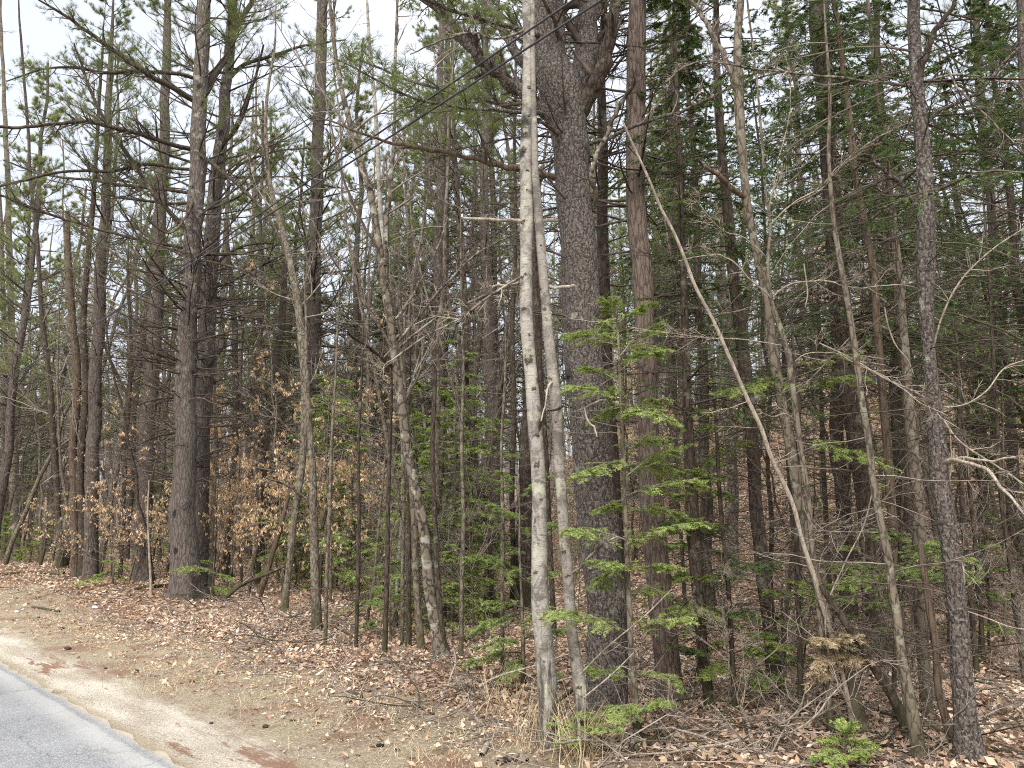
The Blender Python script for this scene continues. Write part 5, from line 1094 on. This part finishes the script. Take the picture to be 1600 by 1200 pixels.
stick([(752, 1185, 9), (757, 1175, 9), (762, 1166, 8)], 'short weathered grey stub of wood near the bottom edge', 'dead', tw=0)
stick([(778, 1196, 11), (800, 1190, 12), (824, 1194, 10)], 'rotten grey log end at the bottom below the front pale birch', 'spot', tw=0)
stick([(685, 1100, 3, 0), (697, 1080, 3, 10), (705, 1055, 3, 30), (712, 1030, 3, 50), (708, 1010, 2, 70)], 'pale curved twig standing up right of the spotted birch', 'dead', tw=2)
stick([(1160, 1112, 7), (1170, 1140, 7), (1178, 1165, 7), (1195, 1185, 6), (1205, 1200, 5)], 'pale curved root-like branch in the bottom right brush', 'dead', tw=2)
stick([(1300, 1200, 5), (1390, 1168, 5), (1460, 1175, 5), (1510, 1166, 6), (1560, 1176, 7), (1620, 1184, 7)], 'long dark fallen pole along the bottom right before the plated trunk', 'dark')
stick([(1270, 1085, 4, 15), (1330, 1095, 4, 30), (1400, 1120, 5, 25), (1460, 1135, 5, 25), (1505, 1160, 4, 10)], 'grey branch resting across the foot of the curved stem', 'greyr')
stick([(1050, 1172, 4), (1120, 1178, 4), (1200, 1172, 4), (1290, 1180, 3)], 'thin grey branch lying along the bottom of the thicket', 'greyr')
stick([(1540, 989, 5), (1570, 991, 5), (1620, 992, 5)], 'fallen branch on the leafy slope at the right edge', 'dark', tw=1)
stick([(930, 1170, 5), (990, 1175, 5), (1025, 1150, 5, 20), (1040, 1130, 4, 40)], 'black forked branch among brush below the reddish trunk', 'dark')
stick([(868, 1100, 7, 5), (885, 1085, 7, 20), (897, 1075, 6, 30)], 'dark broken branch wedged between the two pale birches', 'dark', tw=0)
stick([(0, 900, 5), (50, 896, 5), (100, 898, 5)], 'long grey fallen trunk on the leafy mound at far left', 'greyr', tw=2)
stick([(520, 968, 4), (580, 985, 5), (650, 1010, 4)], 'fallen grey pole crossing behind the row of saplings', 'greyr')
stick([(700, 985, 5), (760, 1000, 5), (815, 1010, 4)], 'dark arched branch behind the low green fir boughs', 'dark')
# brush pile below the grey leaning hardwood, and the tangle along the right foot of the wood
def pile(px0, px1, py0, py1, n, lab, grp, h=.3, seed=1, mats=('dead', 'greyr', 'dark')):
    r_ = rng_(seed)
    for i in range(n):
        px, py = r_.uniform(px0, px1), r_.uniform(py0, py1); g = ground(px, py); L = r_.uniform(.35, 1.3); a = r_.uniform(0, 6.28)
        p, R = walk(r_, g[None] + [[0, 0, r_.uniform(.02, h * .4)]], [[math.cos(a), math.sin(a), r_.uniform(-.05, .45)]], L, r_.uniform(.004, .012), .002, 9, .12, -.12)
        root = empty('fallen_branch', g, '%s %s, %s, %s' % (('pale', 'grey', 'dark')[i % 3] + (' short' if L < .65 else ' long' if L > 1.0 else ''), lab, zone(px, 0).replace('behind', 'before').replace('beyond', 'by'), 'nearest road' if py > py1 - (py1 - py0) * .33 else 'deepest' if py < py0 + (py1 - py0) * .33 else 'midway'), 'fallen branch', grp)
        p = p - g; m = MB(); m.tubes(p, R, 6, rng=r_); m.build('stem', M[mats[i % 3]], root)
        m = MB(); m.tubes(p, R * .4, 3, a=.5); a_, b_ = kids(r_, p, R, 7, .15, .98, .4, 1, .45, 6, .15, .2, .05, .6, .002); m.tubes(a_, b_, 4, rng=r_)
        a2, b2 = kids(r_, a_, b_, 3, .2, .98, .4, 1, .45, 4, .15, .2, .05, .6, .0013); m.tubes(a2, b2, 3, rng=r_); m.build('twigs', M[('twigp', 'twigg', 'twig')[i % 3]], root)
pile(400, 560, 955, 1015, 26, 'branch in the brush pile', 'dry branches of the brush pile', .35, 3)
pile(640, 860, 1040, 1130, 18, 'twiggy branch', 'dry branches at the wood edge', .3, 4)
pile(930, 1330, 1110, 1195, 40, 'tangled branch', 'tangled branches at the foot of the thicket', .5, 5)
pile(1250, 1600, 1060, 1190, 16, 'bare branch', 'loose branches at the right of the wood', .35, 6)
pile(240, 420, 930, 985, 14, 'dead branch', 'loose branches by the twin pines', .25, 8)

# long pale dead branches arching through the right-hand thicket
def arch(pts, Y, dY, lab, tw=8, mat='dead', tm='twigp'):
    base = np.array(at(*pts[0][:2], Y)); root = empty('hanging_branch', base, lab, 'dead branch')
    Q = limb_path(base, Y, [(q[0], q[1], q[2] * .75) for q in pts], dY); C = catmull(Q, 5 * len(pts)); P, R = C[:, :3], np.maximum(C[:, 3], .0015); SEED[0] += 1; r_ = rng_(SEED[0])
    m = MB(); m.tubes(P, R, 6, a=r_.random()); m.build('stem', M[mat], root)
    m = MB(); m.tubes(P, R * .4, 3, a=.5); a, b_ = kids(r_, P[None], R[None], tw, .1, 1, .4, 1.1, .25, 7, .13, .1, -.1, .6, .0018); m.tubes(a, b_, 4, rng=r_)
    a2, b2 = kids(r_, a, b_, 3, .2, .98, .4, 1.0, .45, 5, .14, .1, -.1, .6, .0014); m.tubes(a2, b2, 3, rng=r_); m.build('twigs', M[tm], root)
arch([(1280, 536, 3), (1330, 560, 4), (1380, 590, 4), (1450, 625, 4), (1500, 690, 4), (1560, 730, 4), (1620, 770, 3)], 5.6, -.6, 'long pale broken branch slanting down to the right across the plated trunk', 16)
arch([(1440, 620, 3), (1455, 560, 3), (1470, 500, 4), (1500, 440, 4), (1550, 390, 3), (1610, 350, 2)], 5.6, -.3, 'pale branch curving up to the right edge beside the plated trunk', 12)
arch([(1466, 488, 5), (1500, 492, 5), (1530, 503, 5), (1565, 515, 5), (1620, 545, 5)], 6.0, -.4, 'dark thick branch reaching the right edge at mid height', 8, 'dark', 'twigg')
arch([(1382, 480, 3), (1388, 510, 3), (1400, 540, 3), (1420, 565, 3), (1427, 584, 2)], 5.8, 0, 'short hanging pale twig before the dense dark boughs', 1)
arch([(1256, 412, 3), (1260, 440, 3), (1262, 460, 3), (1258, 480, 2)], 5.8, 0, 'small hanging pale twig right of the grey forked maple', 1)
arch([(1400, 590, 3), (1420, 615, 3), (1450, 630, 3), (1500, 634, 3), (1540, 612, 3), (1570, 575, 3), (1610, 560, 2)], 5.4, .2, 'pale branch curving in a bow before the plated trunk', 10)
arch([(1466, 600, 3), (1470, 640, 3), (1462, 680, 2), (1450, 700, 2)], 5.5, 0, 'thin white twig hanging before the plated trunk', 1)
arch([(1490, 700, 4), (1485, 850, 4), (1503, 880, 4), (1505, 930, 4), (1505, 955, 3)], 5.5, -.2, 'upright pale dead branch along the plated trunk', 3)
arch([(1505, 953, 3), (1540, 965, 3), (1580, 980, 3), (1640, 985, 2)], 5.5, -.2, 'slim pale branch running right from the plated trunk', 5)
arch([(1100, 1110, 3), (1170, 1050, 3), (1240, 990, 3), (1290, 900, 3), (1330, 830, 3), (1390, 770, 3), (1420, 720, 2)], 6.2, -.4, 'long thin branch rising to the right through the thicket', 14, 'greyr', 'twigg')
arch([(1340, 1130, 3), (1300, 1040, 3), (1290, 960, 3), (1320, 880, 3), (1350, 820, 3), (1365, 760, 2)], 5.8, -.2, 'thin pale branch rising before the foot of the dark hemlock', 10)
arch([(900, 1060, 3), (950, 1010, 3), (1010, 960, 3), (1050, 920, 2)], 5.6, -.2, 'thin pale branch slanting before the forked pine foot', 5)
arch([(912, 1090, 3), (960, 1050, 3), (990, 1020, 2)], 5.3, -.1, 'small slanting twig right of the second pale birch', 3)
for i, (px, py, dx) in enumerate([(1180, 640, 1), (1280, 660, -1), (1360, 640, 1), (1450, 700, -1), (1330, 740, 1), (1200, 760, -1), (1240, 860, 1), (1390, 830, -1), (1300, 450, 1), (1420, 420, -1), (1540, 620, -1), (1560, 440, -1), (1130, 480, 1), (1100, 720, 1)]):
    rr = random.Random(i * 3 + 1); L = rr.uniform(110, 230)
    arch([(px, py, 3), (px + dx * L * .33, py - rr.uniform(-20, 60), 3), (px + dx * L * .66, py - rr.uniform(-40, 70), 3), (px + dx * L, py + rr.uniform(-60, 70), 2)], rr.uniform(6.2, 8.5), rr.uniform(-.6, .6),
         'thin dead branch tangled %s' % ['above the leaning pole', 'right of the forked maple', 'before the dark hemlock trunk', 'low before the plated trunk', 'below the single bright bough', 'behind the leaning pole', 'low by the maple foot', 'beside the light grey curved stem', 'in the dark boughs of the hemlock', 'left of the plated trunk top', 'at the right edge low', 'at the right edge high', 'beside the reddish trunk high', 'beside the reddish trunk low'][i], 9, 'greyr', 'twigg')

for i in range(46):
    rr = random.Random(i * 7 + 400); px = rr.uniform(1060, 1560); py = rr.uniform(330, 900); dx = rr.choice((-1, 1)); L = rr.uniform(70, 200); q = []
    yy = py; sl = rr.uniform(-.6, .5)
    for k in range(5): q.append((px + dx * L * k / 4, yy, 2.4 - .3 * k)); yy += sl * L / 4 + rr.uniform(-14, 14); sl += rr.uniform(-.1, .45)
    arch(q, rr.uniform(6.0, 10), rr.uniform(-.6, .6), '%s bare twig %s %s' % (('very thin', 'finely branched', 'short curved', 'long curved', 'stiff grey', 'wispy', 'hooked', 'forked thin', 'sagging thin', 'crooked', 'many forked', 'bent', 'straggly', 'sparse', 'knobbly', 'lone')[(i // 3) % 16], ('drooping', 'arching', 'kinked')[i % 3], zone(px, 0).replace('behind', 'near') + (' high up' if py < 520 else ' at mid height' if py < 720 else ' low down')), 7, 'greyr', ('twigg', 'twig')[i % 2])

by = {}
for o in sc.objects:
    if o.get('group') and o.get('category') and not o.parent and o.get('kind') != 'stuff': by.setdefault(o['label'], []).append(o)
for lab, os_ in by.items():
    if len(os_) > 1:
        os_.sort(key=lambda o: o.location.x / max(o.location.y, 1)); n = len(os_)
        for i, o in enumerate(os_):
            o['label'] = lab.replace(' the ', ' ').replace(', ', ' ') + ', ' + (('left one', 'right one')[i] if n == 2 else 'leftmost' if i == 0 else 'rightmost' if i == n - 1 else '%s from left' % ('second', 'third', 'fourth', 'fifth', 'sixth', 'seventh', 'eighth')[min(i - 1, 6)])

# ------------------------------------------------------------------ overhead cables along the road
def cable(p1, p2, uoff, lab, rad=.011):
    # plane parallel to the road at distance uoff; two photo points fix height and slope of this stretch
    W = []
    for px, py in (p1, p2):
        d = ray(px, py); k = (uoff + U0) / (d[:2] @ RN); W.append(np.array([0, 0, CAM_H]) + d * k)
    s = [w_[:2] @ RD for w_ in W]; sl = (W[1][2] - W[0][2]) / (s[1] - s[0])
    S_ = np.linspace(-30, 42, 60); zz = W[0][2] + sl * (S_ - s[0]) + .0006 * (S_ - s[0]) * (S_ - s[1])
    P = np.stack([S_ * RD[0] + (uoff + U0) * RN[0], S_ * RD[1] + (uoff + U0) * RN[1], zz], -1)
    m = MB(); m.tubes(P, np.full(60, rad), 8, a=.1); tag(m.build('overhead_cable', CAB), lab, 'cable', 'cables strung along the road')
g = G('black_cable'); g.b.inputs['Base Color'].default_value = srgb('3a3a3e'); g.b.inputs['Roughness'].default_value = .6; CAB = g.m
cable((896, 0), (530, 250), 1.55, 'upper left of the two thin black cables crossing the photo before the birch', .008)
cable((940, 0), (530, 265), 1.55, 'lower right of the two thin black cables crossing the photo before the birch', .0085)

# ------------------------------------------------------------------ scraps on the ground
def scrap(px, py, size, colr, lab, name, seed, flat=.5):
    r_ = rng_(seed); g_ = ground(px, py); n = 14; m = 8
    th = np.linspace(0, math.pi, m)[:, None]; ph = np.arange(n)[None] * 2 * math.pi / n
    rr = size * (1 + .35 * vnoise(np.cos(ph) * np.sin(th) * 2.5 + seed, np.sin(ph) * np.sin(th) * 2.5, np.cos(th) * 2.5)); 
    V = np.stack([rr * np.sin(th) * np.cos(ph) * 1.3, rr * np.sin(th) * np.sin(ph), rr * np.cos(th) * flat + size * flat * .7], -1)
    a, b2 = np.meshgrid(np.arange(m - 1), np.arange(n), indexing='ij'); q = a * n + b2; q2 = a * n + (b2 + 1) % n
    mb = MB(); mb.add(V, np.stack([q, q + n, q2 + n, q2], -1).reshape(-1, 4))
    mt = G(name + '_material'); c = mt.ramp(mt.noise(mt.map((1, 1, 1)), 30, 4), [(.35, tuple(k_ * .6 for k_ in colr[:3]) + (1,)), (.6, colr)]); o = mb.build(name, mt.col(c)); o.location = [float(k_) for k_ in g_]
    tag(o, lab, name.replace('_', ' '))
scrap(1008, 1166, .022, srgb('8fa9c4'), 'crumpled blue and white litter at the foot of the young fir', 'litter_scrap', 3)
scrap(26, 957, .03, srgb('d8d8d6'), 'small white scrap on the verge at far left', 'litter_scrap', 4)
scrap(150, 951, .05, srgb('c3c6cf'), 'pale bluish rag in the leaves below the straight left pine', 'litter_scrap', 5)
scrap(594, 1167, .022, srgb('201d1c'), 'black charred chunk on the sandy verge', 'wood_chunk', 6)
scrap(620, 1174, .018, srgb('332c29'), 'dark bark chip just right of the black charred chunk', 'bark_chip', 7)
for i, (px, py, sz) in enumerate([(97, 984, .03), (213, 1050, .022), (105, 1015, .03), (165, 1046, .014), (330, 1131, .012), (60, 966, .02), (415, 1137, .02), (300, 1068, .02)]):
    scrap(px, py, sz, srgb('40352f'), ['brown pine cone on the verge %s' % t for t in ('at the edge of the grass near the left', 'on the sand edge beside a dry tuft', 'above the rusty needle patch', 'upright on the sand', 'on bare sand near the asphalt', 'beside the small dark stick', 'by the leaf edge lower down', 'in thatch below the twin pines')][i], 'pine_cone', 20 + i, .7)
